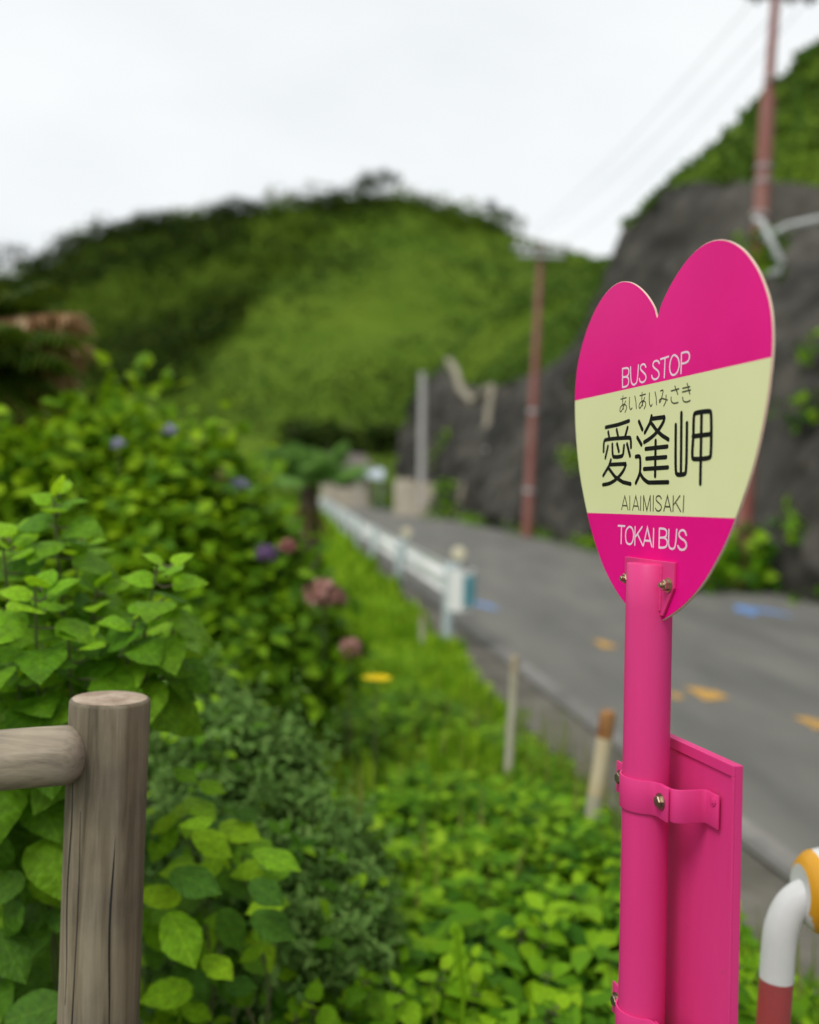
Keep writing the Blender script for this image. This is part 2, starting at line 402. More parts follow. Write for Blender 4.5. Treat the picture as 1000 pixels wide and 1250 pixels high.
def wood_mat(name, axis_scale, base, dark, pale):
    m = bpy.data.materials.new(name); m.use_nodes = True
    n, l = m.node_tree.nodes, m.node_tree.links; b = n['Principled BSDF']; b.inputs['Roughness'].default_value = .85
    b.inputs['Specular IOR Level'].default_value = .25
    tcn = n.new('ShaderNodeTexCoord'); mpn = n.new('ShaderNodeMapping'); mpn.inputs['Scale'].default_value = axis_scale
    l.new(tcn.outputs['Object'], mpn.inputs[0])
    t = n.new('ShaderNodeTexNoise'); t.inputs['Scale'].default_value = 5; t.inputs['Detail'].default_value = 9; t.inputs['Roughness'].default_value = .65
    t.inputs['Distortion'].default_value = .4
    l.new(mpn.outputs[0], t.inputs['Vector'])
    rp = n.new('ShaderNodeValToRGB'); e = rp.color_ramp.elements
    e[0].position = .30; e[0].color = (*dark, 1); e[1].position = .72; e[1].color = (*pale, 1); k = e.new(.5); k.color = (*base, 1)
    l.new(t.outputs[0], rp.inputs[0])
    t3 = n.new('ShaderNodeTexNoise'); t3.inputs['Scale'].default_value = 7; t3.inputs['Detail'].default_value = 4; l.new(tcn.outputs['Object'], t3.inputs['Vector'])
    r3 = n.new('ShaderNodeValToRGB'); r3.color_ramp.elements[0].position = .35; r3.color_ramp.elements[0].color = (.72, .70, .70, 1)
    r3.color_ramp.elements[1].position = .65; r3.color_ramp.elements[1].color = (1.12, 1.08, 1.0, 1); l.new(t3.outputs[0], r3.inputs[0])
    mx = n.new('ShaderNodeMix'); mx.data_type = 'RGBA'; mx.blend_type = 'MULTIPLY'; mx.inputs[0].default_value = 1
    l.new(rp.outputs[0], mx.inputs[6]); l.new(r3.outputs[0], mx.inputs[7]); l.new(mx.outputs[2], b.inputs['Base Color'])
    bp = n.new('ShaderNodeBump'); bp.inputs['Strength'].default_value = .55; bp.inputs['Distance'].default_value = .004
    l.new(t.outputs[0], bp.inputs['Height']); l.new(bp.outputs[0], b.inputs['Normal'])
    return m
M['wood_post'] = wood_mat('wood_post', (9, 9, .55), (.185, .158, .112), (.075, .062, .042), (.29, .26, .20))
M['wood_rail'] = wood_mat('wood_rail', (.5, 9, 9), (.36, .315, .24), (.19, .165, .13), (.46, .41, .33))
M['end_grain'] = mat('end_grain', (.26, .185, .13), .9, (.46, .37, .28), 22, 5, bump=.3, bscale=120)

# foliage
G = {}
G['hyd'] = leaf_mat('hydrangea_leaf', (.045, .115, .004), (.205, .325, .010), (.115, .225, .006), .5, .38)
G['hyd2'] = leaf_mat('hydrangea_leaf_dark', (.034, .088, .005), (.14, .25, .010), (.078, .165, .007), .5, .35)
G['mug'] = leaf_mat('mugwort_leaf', (.06, .125, .032), (.145, .235, .085), (.095, .175, .055), .7, .28, .1)
G['weed'] = leaf_mat('weed_leaf', (.026, .085, .005), (.19, .33, .014), (.085, .20, .008), .55, .36)
G['grass'] = leaf_mat('grass_blade', (.075, .17, .010), (.25, .37, .032), (.15, .28, .014), .6, .38, .1)
G['mature'] = leaf_mat('mature_leaf', (.058, .160, .008), (.125, .26, .014), None, .5, .4, .15, 'object', True)
G['young'] = leaf_mat('young_leaf', (.14, .32, .012), (.21, .40, .016), None, .5, .45, .18, 'object', True)
G['vine'] = leaf_mat('vine_leaf', (.12, .275, .008), (.23, .40, .012), (.165, .33, .009), .5, .42, .18, 'object', True)
G['vine_dark'] = leaf_mat('vine_leaf_dark', (.035, .105, .008), (.085, .19, .012), None, .5, .32, .2, 'object', True)
G['straw'] = leaf_mat('straw', (.16, .20, .03), (.34, .27, .10), (.18, .26, .03), .7, .3, .1, gain=False)
G['stem'] = mat('stem', (.085, .13, .03), .7, (.11, .09, .045), 12, 3)
G['bark'] = mat('bark', (.075, .05, .032), .95, (.14, .10, .07), 9, 6, bump=.6)
G['hillscrub'] = leaf_mat('hill_scrub', (.055, .118, .016), (.125, .205, .038), (.085, .162, .024), .85, .25, .05, gain=False)
G['hillbrush'] = leaf_mat('hill_brush', (.034, .066, .014), (.080, .118, .028), (.052, .088, .020), .85, .2, .05)
G['wood'] = leaf_mat('wood_leaf', (.008, .017, .005), (.034, .050, .010), (.017, .032, .007), .85, .15, .05)
G['wood_mid'] = leaf_mat('wood_leaf_mid', (.022, .043, .008), (.066, .098, .016), (.040, .068, .011), .85, .2, .05)
G['wood_light'] = leaf_mat('wood_leaf_light', (.042, .078, .011), (.100, .145, .022), (.066, .108, .015), .85, .2, .05)
G['palm'] = leaf_mat('palm_leaf', (.035, .070, .008), (.085, .12, .014), (.055, .09, .010), .5, .25)
G['palmdry'] = leaf_mat('palm_leaf_dry', (.20, .10, .04), (.58, .44, .28), (.36, .22, .11), .8, .25, .1, gain=False)
G['cabbage'] = leaf_mat('cabbage_leaf', (.09, .19, .06), (.19, .33, .12), None, .5, .3)
PET = {'pink': leaf_mat('petal_pink', (.26, .13, .10), (.46, .30, .25), (.36, .17, .145), .7, .3, .1, gain=False),
       'rose': leaf_mat('petal_rose', (.32, .10, .11), (.46, .22, .19), None, .7, .3, .1, gain=False),
       'purple': leaf_mat('petal_purple', (.13, .07, .18), (.25, .16, .30), None, .7, .3, .1, gain=False),
       'lilac': leaf_mat('petal_lilac', (.27, .26, .42), (.42, .40, .56), None, .7, .3, .1, gain=False),
       'yellow': leaf_mat('petal_yellow', (.85, .62, .01), (.9, .72, .02), None, .6, .3, .1, gain=False)}

# ------------------------------------------------------------------ the ground and the road
def gz(y):
    y = np.asarray(y, float)
    return 0.018 * np.clip(y, -10, 64)
XL = ([-12, 0, 4.24, 6.76, 10.4, 20, 32, 53, 64, 78], [3.9, 2.12, 1.49, 1.12, .62, -.62, -2.0, -4.4, -6.6, -11])
XR = ([-12, 0, 4, 14, 24, 32, 42, 53, 64, 78], [8.4, 7.1, 6.7, 5.6, 4.7, 3.75, 2.4, .1, -2.6, -7])
xl = lambda y: np.interp(y, *XL)
xr = lambda y: np.interp(y, *XR)
ROADY = np.concatenate([np.arange(-12, 20, 1.0), np.arange(20, 79, 2.0)])

def strip(name, fl, fr, ys, dz, m, **kw):
    n = len(ys); a = np.stack([fl(ys), ys, gz(ys) + dz], 1); b = np.stack([fr(ys), ys, gz(ys) + dz], 1)
    v = np.empty((2 * n, 3)); v[0::2] = a; v[1::2] = b
    f = [(2 * i, 2 * i + 1, 2 * i + 3, 2 * i + 2) for i in range(n - 1)]
    return tag(link(name, mesh_np(name, v, f), m), **kw)

ys = np.concatenate([[-600], np.arange(-10, 71, 4.0), [110, 300, 1500]])
xs = np.concatenate([[-1500, -300, -80], np.arange(-40, 41, 8.0), [80, 300, 1500]])
gx, gy = np.meshgrid(xs, ys); gv = np.stack([gx.ravel(), gy.ravel(), (gz(gy) - .03).ravel()], 1)
nx = len(xs); gf = [(j * nx + i, j * nx + i + 1, (j + 1) * nx + i + 1, (j + 1) * nx + i) for j in range(len(ys) - 1) for i in range(nx - 1)]
tag(link('ground', mesh_np('ground', gv, gf), M['soil']), kind='structure')
strip('road', lambda y: xl(y) - .02, lambda y: xr(y) + .3, ROADY, 0.0, M['asphalt'], kind='structure')
strip('gutter', lambda y: xl(y) - .42, lambda y: xl(y) - .02, ROADY, -.012, M['gutter'], kind='structure')
strip('edge_line', lambda y: xl(y) + .02, lambda y: xl(y) + .15, ROADY[(ROADY > -6) & (ROADY < 60)], .004, M['line_white'], kind='structure')
strip('edge_line', lambda y: xr(y) - .55, lambda y: xr(y) - .42, ROADY[(ROADY > 6) & (ROADY < 60)], .004, M['line_white'], kind='structure')

def road_patch(name, px, py, w, l, m, shape='dash'):
    # ray to the sloping road surface
    y = 1.5 * FPX / max(1.0, (py - (616 + .031 * (px - 500)) + .018 * FPX))
    p = at(px, py, y); z = float(gz(p.y)) + .005
    d = Vector((-.115, 1, .018)).normalized(); r = Vector((1, .115, 0)).normalized()
    q = Vector((p.x, p.y, z)); pts = []
    if shape == 'dash':
        for k in range(18):
            a = 2 * math.pi * k / 18; e = 1 + .22 * math.sin(3 * a + px) + .12 * math.sin(7 * a)
            ca, sa = math.cos(a), math.sin(a)
            sx = math.copysign(abs(ca) ** .6, ca) * e; sy = math.copysign(abs(sa) ** .6, sa) * e
            pts.append(q + r * sx * w / 2 + d * sy * l / 2)
    else:   # arrow feather
        for a, b in ((-1, -.5), (0, .1), (1, -.5), (1, .1), (0, .7), (-1, .1)): pts.append(q + r * a * w / 2 + d * b * l)
    me = bpy.data.meshes.new(name); me.from_pydata([tuple(v) for v in pts], [], [tuple(range(len(pts)))])
    return tag(link(name, me, m), kind='structure')
for (px, py, w, l) in ((738, 787, .14, .46), (863, 848, .21, .40), (825, 850, .08, .22), (995, 884, .16, .3)):
    road_patch('centre_line_dash', px, py, w, l, M['line_yellow'])
road_patch('bicycle_marking', 926, 747, .55, 1.0, M['mark_blue'], 'arrow')
road_patch('bicycle_marking', 583, 740, .42, 1.0, M['mark_blue'], 'arrow')

# ------------------------------------------------------------------ hill
SIL_X = [-700, -300, -60, 0, 50, 100, 180, 260, 320, 400, 440, 480, 520, 570, 610, 650, 700, 740, 800, 900, 1100, 1500]
SIL_Y = [410, 338, 334, 330, 318, 284, 262, 252, 247, 243, 240, 241, 254, 270, 284, 298, 311, 318, 330, 350, 400, 500]
RIDGE, FOOT = 165.0, 72.0
rx = [(p - 500) / FPX * RIDGE for p in SIL_X]; rz = [at(p, q, RIDGE).z for p, q in zip(SIL_X, SIL_Y)]

def fbm(x, y, s, seed=0, oct=4):
    out = 0; a = 1.0
    r = np.random.default_rng(seed)
    for k in range(oct):
        for _ in range(4):
            th = r.uniform(0, 2 * math.pi); ph = r.uniform(0, 6.28); fq = s * 2 ** k * r.uniform(.7, 1.4)
            out = out + a * np.sin((x * math.cos(th) + y * math.sin(th)) * fq + ph) / 4
        a *= .5
    return out

def hill_z(x, y):
    top = np.interp(x * RIDGE / np.maximum(y, 60) * .6 + x * .4, rx, rz)
    t = np.clip((y - FOOT) / (RIDGE - FOOT), 0, 1)
    prof = .62 * t + .38 * t ** 2.2
    z = 1.0 + (top - 1.0) * prof
    back = np.clip((y - RIDGE) / 120, 0, 1); z = z * (1 - back ** 1.5 * .9)
    amp = np.clip(t * 4, 0, 1) * np.where(t > .93, .55, 1)
    return z + amp * (2.2 * fbm(x, y, .055, 3) + .5 * fbm(x, y, .3, 5, 2)) - .4
hx = np.arange(-170, 171, 2.5); hy = np.concatenate([np.arange(FOOT, RIDGE + 12, 2.0), np.arange(RIDGE + 14, 285, 10.0)])
gx, gy = np.meshgrid(hx, hy); hv = np.stack([gx.ravel(), gy.ravel(), hill_z(gx, gy).ravel()], 1)
nx = len(hx); hf = [(j * nx + i, j * nx + i + 1, (j + 1) * nx + i + 1, (j + 1) * nx + i) for j in range(len(hy) - 1) for i in range(nx - 1)]
tag(link('hill', mesh_np('hill', hv, hf), M['hill_green'], smooth=True), kind='structure')

def px_of(x, y, z):
    v = np.stack([x, y, z - CAM_Z], -1)
    d = v @ np.array(c_f); return 500 + FPX * (v @ np.array(c_r)) / d, 625 - FPX * (v @ np.array(c_u)) / d

def sample_hill(n):
    x = rng.uniform(-95, 70, n); y = FOOT + (RIDGE + 4 - FOOT) * rng.uniform(0, 1, n)
    keep = np.abs(x) < y * .5 + 8; x, y = x[keep], y[keep]
    return x, y, hill_z(x, y)

def wood_density(px, py):
    """where the dark wood stands: the left flank and a belt along the ridge"""
    ridge = np.interp(px, SIL_X, SIL_Y); low = np.interp(px, [-50, 60, 150, 250, 320, 400, 470, 600], [540, 530, 505, 445, 350, 300, 262, 290])
    return (py < low + 10 * fbm(px, py, .06, 9))
x, y, z = sample_hill(46000); px, py = px_of(x, y, z); k = ~wood_density(px, py)
x, y, z = x[k], y[k], z[k]; n = len(x)
pa = fbm(x, y, .12, 21)
sz = np.clip(.7 + .45 * pa, .25, 1.5) * rng.uniform(.6, 1.3, n)
al = unit(rng.normal(size=(n, 3)) * [1, 1, .5] + [0, -.5, .7])
patch = 1.5 * fbm(x, y * .8, .13, 33, 4) + .25 * rng.normal(size=n)
for nm_, kk, mm_, lb in (('hill_grass', patch < .28, G['hillscrub'], 'green grass over the open hillside'), ('hill_brush', patch >= .28, G['hillbrush'], 'darker olive brush in patches over the open hillside')):
    v, f = scatter(np.stack([x, y, z - .1], 1)[kk], al[kk], unit(rng.normal(size=(n, 3)) + [0, -.8, .8])[kk], sz[kk], CARD_V, CARD_T)
    tag(link(nm_, mesh_np(nm_, v, f), mm_), lb, 'scrub', kind='stuff')

# bushes on the open slope, then the wood: crowns made of many leaf cards
def crown_cards(cx, cy, cz, r, n, sz):
    m = 5; offs = rng.normal(scale=.42, size=(m, 3)) * r; offs[:, 2] *= .6
    cen = np.array([cx, cy, cz]) + offs; rad = np.stack([rng.uniform(.5, .8, m) * r] * 3, 1) * [1, 1, .75]
    p, nn = blob_points(cen, rad, n, (.75, 1.08))
    al = unit(nn * .6 + rand_dirs(len(p)) + [0, 0, .2])
    return scatter(p, al, unit(nn + .6 * rand_dirs(len(p)) + [0, 0, .3]), sz * rng.uniform(.6, 1.4, len(p)), CARD_V, CARD_T)
def dome(cx, cy, cz, r, n, sz):
    """one rounded evergreen crown: a main dome with a few shoulders, leaf cards lying close to the surface"""
    m = 6; th = rng.uniform(0, 6.28, m); cen = np.array([cx, cy, cz]) + np.stack([np.cos(th) * .55, np.sin(th) * .55, rng.uniform(-.25, .35, m)], 1) * r
    cen = np.vstack([cen, [cx, cy, cz + .15 * r]]); rad = np.append(rng.uniform(.34, .6, m), .7) * r
    p, nn = blob_points(cen, np.stack([rad, rad, rad * .85], 1), n, (.9, 1.03))
    k = p[:, 2] > cz - .7 * r; p, nn = p[k], nn[k]
    al = unit(np.cross(nn, rand_dirs(len(p))) + nn * .25)
    return scatter(p, al, unit(nn + .35 * rand_dirs(len(p))), sz * rng.uniform(.6, 1.3, len(p)), CARD_V * [1.4, 1, 1], CARD_T)
x, y, z = sample_hill(12000); px, py = px_of(x, y, z)
k = wood_density(px, py) & (px > -60) & (px < 760) & (py < 600) & (y < RIDGE - 2)
idx = np.nonzero(k)[0]; parts = []; placed = []
for i in idx:
    r = random.uniform(1.9, 3.9)
    if any((x[i] - a) ** 2 + (y[i] - b) ** 2 < (.43 * (r + c)) ** 2 for a, b, c in placed): continue
    placed.append((x[i], y[i], r)); parts.append(dome(x[i], y[i], z[i] + r * .45, r, int(110 + 65 * r), .5))
for q in list(range(66, 425, 9)) + list(range(500, 600, 11)):      # crest belt
    r = random.uniform(2.2, 3.4) if q < 430 else random.uniform(1.1, 1.8)
    xx = (q - 500) / FPX * (RIDGE - 2); zz = float(hill_z(np.array([xx]), np.array([RIDGE - 2.0]))[0])
    parts.append(dome(xx, RIDGE - 2, zz + r * .12, r, int(160 + 90 * r), .42))
cc = np.array([q[0].mean(0) for q in parts]); tf = fbm(cc[:, 0], cc[:, 1], .17, 58, 3) + .22 * rng.normal(size=len(cc)); tone = np.where(tf < -.05, 0, np.where(tf < .38, 1, 2))  # dark crowns clumped: shade of the gaps put into leaf colour
for t_, nm_, lb in ((0, 'wood', 'evergreen crowns coloured darkest for the shaded gaps in the wood on the left flank and ridge of the hill'), (1, 'wood_mid', 'middle green crowns in the wood on the left flank and ridge of the hill'), (2, 'wood_light', 'lighter green crowns in the wood on the left flank and ridge of the hill')):
    v, f = merge([q for q, k_ in zip(parts, tone) if k_ == t_])
    tag(link('hill_wood', mesh_np('hill_wood', v, f), G[nm_]), lb, 'wood', kind='stuff')
x, y, z = sample_hill(700); px, py = px_of(x, y, z); k = np.nonzero(~wood_density(px, py))[0]; parts = []
for i in k[:170]: parts.append(dome(x[i], y[i], z[i], random.uniform(.6, 1.7), 90, .36))
v, f = merge(parts)
tag(link('slope_bushes', mesh_np('slope_bushes', v, f), G['hillbrush']), 'low bushes dotted over the open green hillside', 'bushes', kind='stuff')

def far_tree(px, py, depth, h, r, label, lean=0.0, gap=None, name='ridge_tree', group='trees on the ridge', n=800, leafm=None):
    """tree on the ridge: tapered trunk with limbs, crown of leaf cards around its branch ends"""
    base = at(px, py, depth); base.z = float(hill_z(np.array([base.x]), np.array([base.y]))[0]) - .3
    root = empty(name, base); tag(root, label, 'tree', group)
    top = at(px, py, depth); top = Vector((base.x + lean * h, base.y, base.z + h))
    mb = MB(); mid = base.lerp(top, .5) + Vector((random.uniform(-.2, .2), 0, 0))
    mb.tube([base, mid, top], [.05 * h * .5, .035 * h * .5, .012 * h], 7)
    ends = []
    for k in range(8):
        a = base.lerp(top, random.uniform(.45, .95)); th = random.uniform(0, 6.28)
        e = a + Vector((math.cos(th) * r * .8 + lean * r * .9, math.sin(th) * r * .6, random.uniform(.05, .55) * r))
        mb.tube([a, a.lerp(e, .6) + Vector((0, 0, .1 * r)), e], [.02 * h * .5, .012 * h * .5, .005 * h], 5); ends.append(e)
    mb.build('trunk', G['bark'], root)
    cen = np.array([list(e) for e in ends] + [list(top)]); rad = np.stack([rng.uniform(.28, .5, len(cen)) * r] * 3, 1) * [1.15, 1, .6]
    p, nn = blob_points(cen, rad, n, (.4, 1.1))
    v, f = scatter(p, unit(nn * .5 + rand_dirs(len(p))), unit(nn + .7 * rand_dirs(len(p))), .34 * rng.uniform(.5, 1.3, len(p)), CARD_V * [1.3, 1, 1], CARD_T)
    link('crown', mesh_np('crown', v, f), leafm or G['wood'], root)
    return root
far_tree(446, 240, 163, 3.6, 2.4, 'small ridge tree on the left of the sky gap at the hilltop', .05)
far_tree(486, 242, 163, 4.2, 3.0, 'ridge tree leaning over the sky gap at the hilltop', -.55)
far_tree(606, 284, 163, 3.6, 2.6, 'round dark tree standing alone on the right slope of the ridge')
far_tree(-14, 322, 162, 6.2, 3.8, 'sparse windswept tree at the far left end of the ridge', .95, n=900)
far_tree(-48, 324, 162, 7.0, 3.8, 'thin bare-limbed tree at the left picture edge on the ridge', .6, n=700)

# ------------------------------------------------------------------ cut rock face beside the road, with the bank above
ST_Y = [-6, 2, 8, 14, 19, 23, 27, 31, 35, 39, 43, 47, 51, 55, 59]
BASE = [(float(xr(y)) + .55, y, float(gz(y)) - .1) for y in ST_Y]
TOPPX = {19: (1075, 236, 21), 23: (925, 220, 24.5), 27: (806, 228, 28), 31: (762, 268, 31.5), 35: (748, 372, 36), 39: (702, 430, 40.5), 43: (645, 455, 44.5),
         47: (603, 468, 48), 51: (572, 470, 51.5), 55: (540, 446, 55), 59: (492, 498, 59)}
TOP = []
for y in ST_Y:
    if y in TOPPX: TOP.append(at(*TOPPX[y]))
    else: TOP.append(Vector((float(xr(y)) + 4.4, y + 1, 9.3)))
NU, NV = 200, 56
def sheet_pts(u, v):
    s = u * (len(ST_Y) - 1); i = min(int(s), len(ST_Y) - 2); t = s - i
    b = Vector(BASE[i]).lerp(Vector(BASE[i + 1]), t); tp = TOP[i].lerp(TOP[i + 1], t)
    p = b.lerp(tp, v)
    bulge = math.sin(math.pi * min(1, v * .95)) * (.55 if v < .8 else .4)
    p.x -= bulge * .8
    if v > .78: p.x += (v - .78) ** 2 * 2.5
    return p
RP = np.array([list(sheet_pts(i / NU, j / NV)) for i in range(NU + 1) for j in range(NV + 1)])
jj = np.tile(np.arange(NV + 1), NU + 1); e = np.minimum(1, jj / 4) * np.minimum(1, (NV - jj) / 4 + .3)
fl_ = fbm(RP[:, 1] + 3, RP[:, 2] * 1.4, .55, 41, 5); rid = np.abs(fbm(RP[:, 1], RP[:, 2], .9, 44, 3))
fine = np.abs(fbm(RP[:, 1], RP[:, 2], 2.4, 47, 3))
RP[:, 0] += (-.55 * fl_ + .40 * rid + .34 * fine - .30) * e
RP[:, 2] += .10 * fbm(RP[:, 0] * 3, RP[:, 1], .8, 7, 2)
pts = [tuple(q) for q in RP]
rf = [(i * (NV + 1) + j, (i + 1) * (NV + 1) + j, (i + 1) * (NV + 1) + j + 1, i * (NV + 1) + j + 1) for i in range(NU) for j in range(NV)]
tag(link('rock_face', mesh_np('rock_face', pts, rf), M['rock'], smooth=True), kind='structure')
# bank above: rises away from the road
bank = []; NB = 26
for i in range(NU + 1):
    t = Vector(pts[i * (NV + 1) + NV]); fy = ST_Y[0] + (ST_Y[-1] - ST_Y[0]) * i / NU
    far = np.clip((t.y - 26) / 20, 0, 1)
    for j in range(NB + 1):
        q = j / NB; run = 17 * q
        fac = float(np.interp(t.y, [0, 20, 24, 27, 28.6, 30, 36, 41, 47, 60], [1.15, 1.15, 1.12, 1.0, .75, -.05, -.05, .45, .85, 1.0]))
        rise = fac * run * (1 - (.22 + .26 * far) * q) - (.15 if j == 0 else 0)
        n0 = float(fbm(np.array(t.y + run * .5), np.array(run), .5, 61, 4)) * min(1, j / 3)
        bank.append((t.x + run * (.95 - .15 * far), t.y + run * (.10 + .32 * far), t.z + rise + .55 * n0))
bf = [(i * (NB + 1) + j, (i + 1) * (NB + 1) + j, (i + 1) * (NB + 1) + j + 1, i * (NB + 1) + j + 1) for i in range(NU) for j in range(NB)]
tag(link('bank', mesh_np('bank', bank, bf), M['hill_green'], smooth=True), kind='structure')
bk = np.array(bank).reshape(NU + 1, NB + 1, 3)
n = 30000; ui = rng.uniform(0, NU - .01, n); vi = (NB - .01) * rng.uniform(0, 1, n) ** 1.3
i0, j0 = ui.astype(int), vi.astype(int); fu, fv = (ui - i0)[:, None], (vi - j0)[:, None]
p = (bk[i0, j0] * (1 - fu) + bk[i0 + 1, j0] * fu) * (1 - fv) + (bk[i0, j0 + 1] * (1 - fu) + bk[i0 + 1, j0 + 1] * fu) * fv
k = p[:, 1] > 12; p = p[k]; n = len(p)
sz = np.clip(.34 + .2 * fbm(p[:, 1], p[:, 2], .7, 5), .15, .8) * rng.uniform(.6, 1.4, n)
v, f = scatter(p - [0, 0, .05], unit(rng.normal(size=(n, 3)) * [1, 1, .6] + [-.6, -.3, .5]), unit(rng.normal(size=(n, 3)) + [-.8, -.5, .8]), sz, CARD_V, CARD_T)
tag(link('bank_scrub', mesh_np('bank_scrub', v, f), G['hillscrub']), 'green scrub on the bank above the dark rock face', 'scrub', kind='stuff')
# fallen rubble and weeds along the foot of the face
parts = []
for k in range(46):
    yy = random.uniform(9, 50); xx = float(xr(yy)) + random.uniform(.25, .8)
    parts.append(crown_cards(xx, yy, float(gz(yy)) + .05, random.uniform(.15, .5), 60, .16))
parts.append(crown_cards(*at(893, 690, 15.5), .55, 260, .22)); parts.append(crown_cards(*at(872, 705, 15.2), .5, 200, .22)); parts.append(crown_cards(*at(1005, 500, 17), .5, 120, .22))
for q in ((1004, 440, 17.5), (985, 640, 15.2), (700, 560, 29), (815, 420, 22), (725, 470, 30)): parts.append(crown_cards(*at(*q), .4, 90, .2))
for q in ((568, 600, 47), (578, 570, 47.5), (560, 625, 46.5), (556, 545, 50), (540, 560, 51)): parts.append(crown_cards(*at(*q), 1.0, 200, .3))
v, f = merge(parts); tag(link('roadside_weeds', mesh_np('roadside_weeds', v, f), G['weed']), 'green weeds along the foot of the rock face', 'weeds', kind='stuff')

# ------------------------------------------------------------------ things along the far road
def lean_pole(base, top, r0, r1, n=14):
    return MB().tube([base, base.lerp(top, .5), top], [r0, (r0 + r1) / 2, r1], n)

M['dullband'] = mat('dullband', (.30, .24, .23), .7, (.38, .31, .30), 5)
# near rust-red utility pole, stepped: stout lower tube, thin upper mast
pb = at(903, 716, 15.6); pb.z = float(gz(15.6)) + .05
p1 = at(938, 118, 15.9); p2 = at(950, -40, 16.0)
up = empty('utility_pole', pb); tag(up, 'rust red utility pole in front of the dark rock face', 'utility pole')
lean_pole(pb, p1, .155, .125).build('lower_tube', M['pole_red'], up, True)
lean_pole(p1, p2, .082, .07).build('upper_tube', M['pole_red'], up, True)
ax = (p1 - pb).normalized()
for q, w in ((at(939.5, 98, 15.9), .10), (at(933, 205, 15.85), .145), (at(932, 222, 15.85), .15), (at(928, 262, 15.8), .15)):
    MB().tube([q - ax * .04, q + ax * .04], w, 14).build('band', M['dullband'], up, True)
arm = at(955, -6, 16)
MB().box((arm.x - .62, arm.y - .05, arm.z - .05), (arm.x + .62, arm.y + .05, arm.z + .05)).build('crossarm', M['galv'], up)
ins_near = []
for dx in (-.44, .44, 0.12):
    b = Vector((arm.x + dx, arm.y - .08, arm.z - .05))
    MB().tube([b, b + Vector((0, 0, -.05)), b + Vector((0, 0, -.06)), b + Vector((0, 0, -.14))], [.03, .03, .055, .03], 10).build('insulator', M['dark'], up, True)
    ins_near.append(b)
zb = [at(922, 268, 15.6), at(930, 270, 15.5), at(954, 322, 15.3), at(950, 332, 15.3), at(926, 338, 15.5)]
MB().tube(zb, .062, 8).build('bent_bracket', M['galv'], up, True)
sb = [at(930, 292, 15.6), at(962, 276, 15.3), at(1012, 265, 15.2)]
MB().tube(sb, .055, 8).build('stay_arm', M['galv'], up, True)
parts = [crown_cards(*at(912, 305, 15.65), .32, 90, .16), crown_cards(*at(940, 330, 15.5), .25, 70, .16), crown_cards(*at(946, 285, 15.6), .2, 50, .14)]
v, f = merge(parts)
vn = empty('climbing_vine', at(915, 310, 15.65)); tag(vn, 'small green creeper on the red utility pole near its bent bracket', 'creeper')
link('foliage', mesh_np('foliage', v, f), G['hyd2'], vn)

# far rust-red pole with crossarms
qb = at(644, 654, 31); qb.z = float(gz(31)) + .02; qt = at(661, 298, 31.4)
fp = empty('utility_pole', qb); tag(fp, 'distant rust red utility pole with pale crossarms in front of the green slope', 'utility pole')
lean_pole(qb, qb.lerp(qt, .52), .17, .145).build('lower_tube', M['pole_red'], fp, True)
lean_pole(qb.lerp(qt, .52), qt, .135, .10).build('upper_tube', M['pole_red'], fp, True)
ins_far = []
for yy, w in ((303, .95), (312, .75)):
    a = at(661, yy, 31.2)
    MB().box((a.x - w, a.y - .06, a.z - .05), (a.x + w, a.y + .06, a.z + .05)).build('crossarm', M['galv'], fp)
    for dx in (-.8, -.45, .5, .85):
        b = Vector((a.x + dx * w, a.y, a.z + .05))
        MB().tube([b, b + Vector((0, 0, .06)), b + Vector((0, 0, .07)), b + Vector((0, 0, .2))], [.04, .04, .075, .05], 10).build('insulator', M['pipe_white'], fp, True)
        if yy == 303: ins_far.append(b + Vector((0, 0, .18)))
for k in (.15, .42):
    q = qb.lerp(qt, k); MB().tube([q, q + Vector((0, 0, .12))], .175, 14).build('band', M['galv'], fp, True)

def wire(a, b, sag, r, label):
    pts = [a.lerp(b, t) - Vector((0, 0, sag * 4 * t * (1 - t))) for t in [i / 14 for i in range(15)]]
    o = MB().tube(pts, r, 5).build('power_line', M['wire']); tag(o, label, 'wire', 'power lines over the road')
wire(ins_near[0], ins_far[0], .35, .006, 'leftmost faint power line between the two red utility poles')
wire(ins_near[2], ins_far[1], .38, .006, 'middle faint power line between the two red utility poles')
wire(ins_near[1], ins_far[3], .40, .006, 'rightmost faint power line between the two red utility poles')

# pale grey far pole, low wall, gate and concrete gully at the bend
gb = at(515, 632, 50); gb.z = float(gz(50)); gt = at(516, 455, 50.3)
gp = empty('grey_pole', gb); tag(gp, 'pale grey concrete pole beside the low wall at the bend', 'pole')
lean_pole(gb, gt, .21, .16).build('shaft', M['pole_grey'], gp, True)
MB().tube([gb, gb + Vector((0, 0, .5))], .28, 14).build('footing', M['concrete'], gp, True)

lw = empty('low_wall', at(520, 634, 49)); tag(lw, 'low cream concrete wall at the bend behind the grey pole', 'wall')
for (xa, xb, yt, d) in ((480, 505, 585, 50.5), (505, 530, 590, 50), (530, 556, 592, 49.5)):
    a = at(xa, 634, d); b = at(xb, 634, d - .4); zt = at((xa + xb) / 2, yt, d).z; z0 = float(gz(50)) - .2
    MB().add([(a.x, a.y, z0), (b.x - .03, b.y, z0), (b.x - .03, b.y + .4, z0), (a.x, a.y + .4, z0), (a.x, a.y, zt), (b.x - .03, b.y, zt), (b.x - .03, b.y + .4, zt), (a.x, a.y + .4, zt)],
             [(0, 3, 2, 1), (4, 5, 6, 7), (0, 1, 5, 4), (1, 2, 6, 5), (2, 3, 7, 6), (3, 0, 4, 7)]).build('panel', M['concrete'], lw, bevel=.03)
gt0 = at(528, 592, 50.6); gt1 = at(558, 592, 50.2); zt = at(545, 556, 50).z
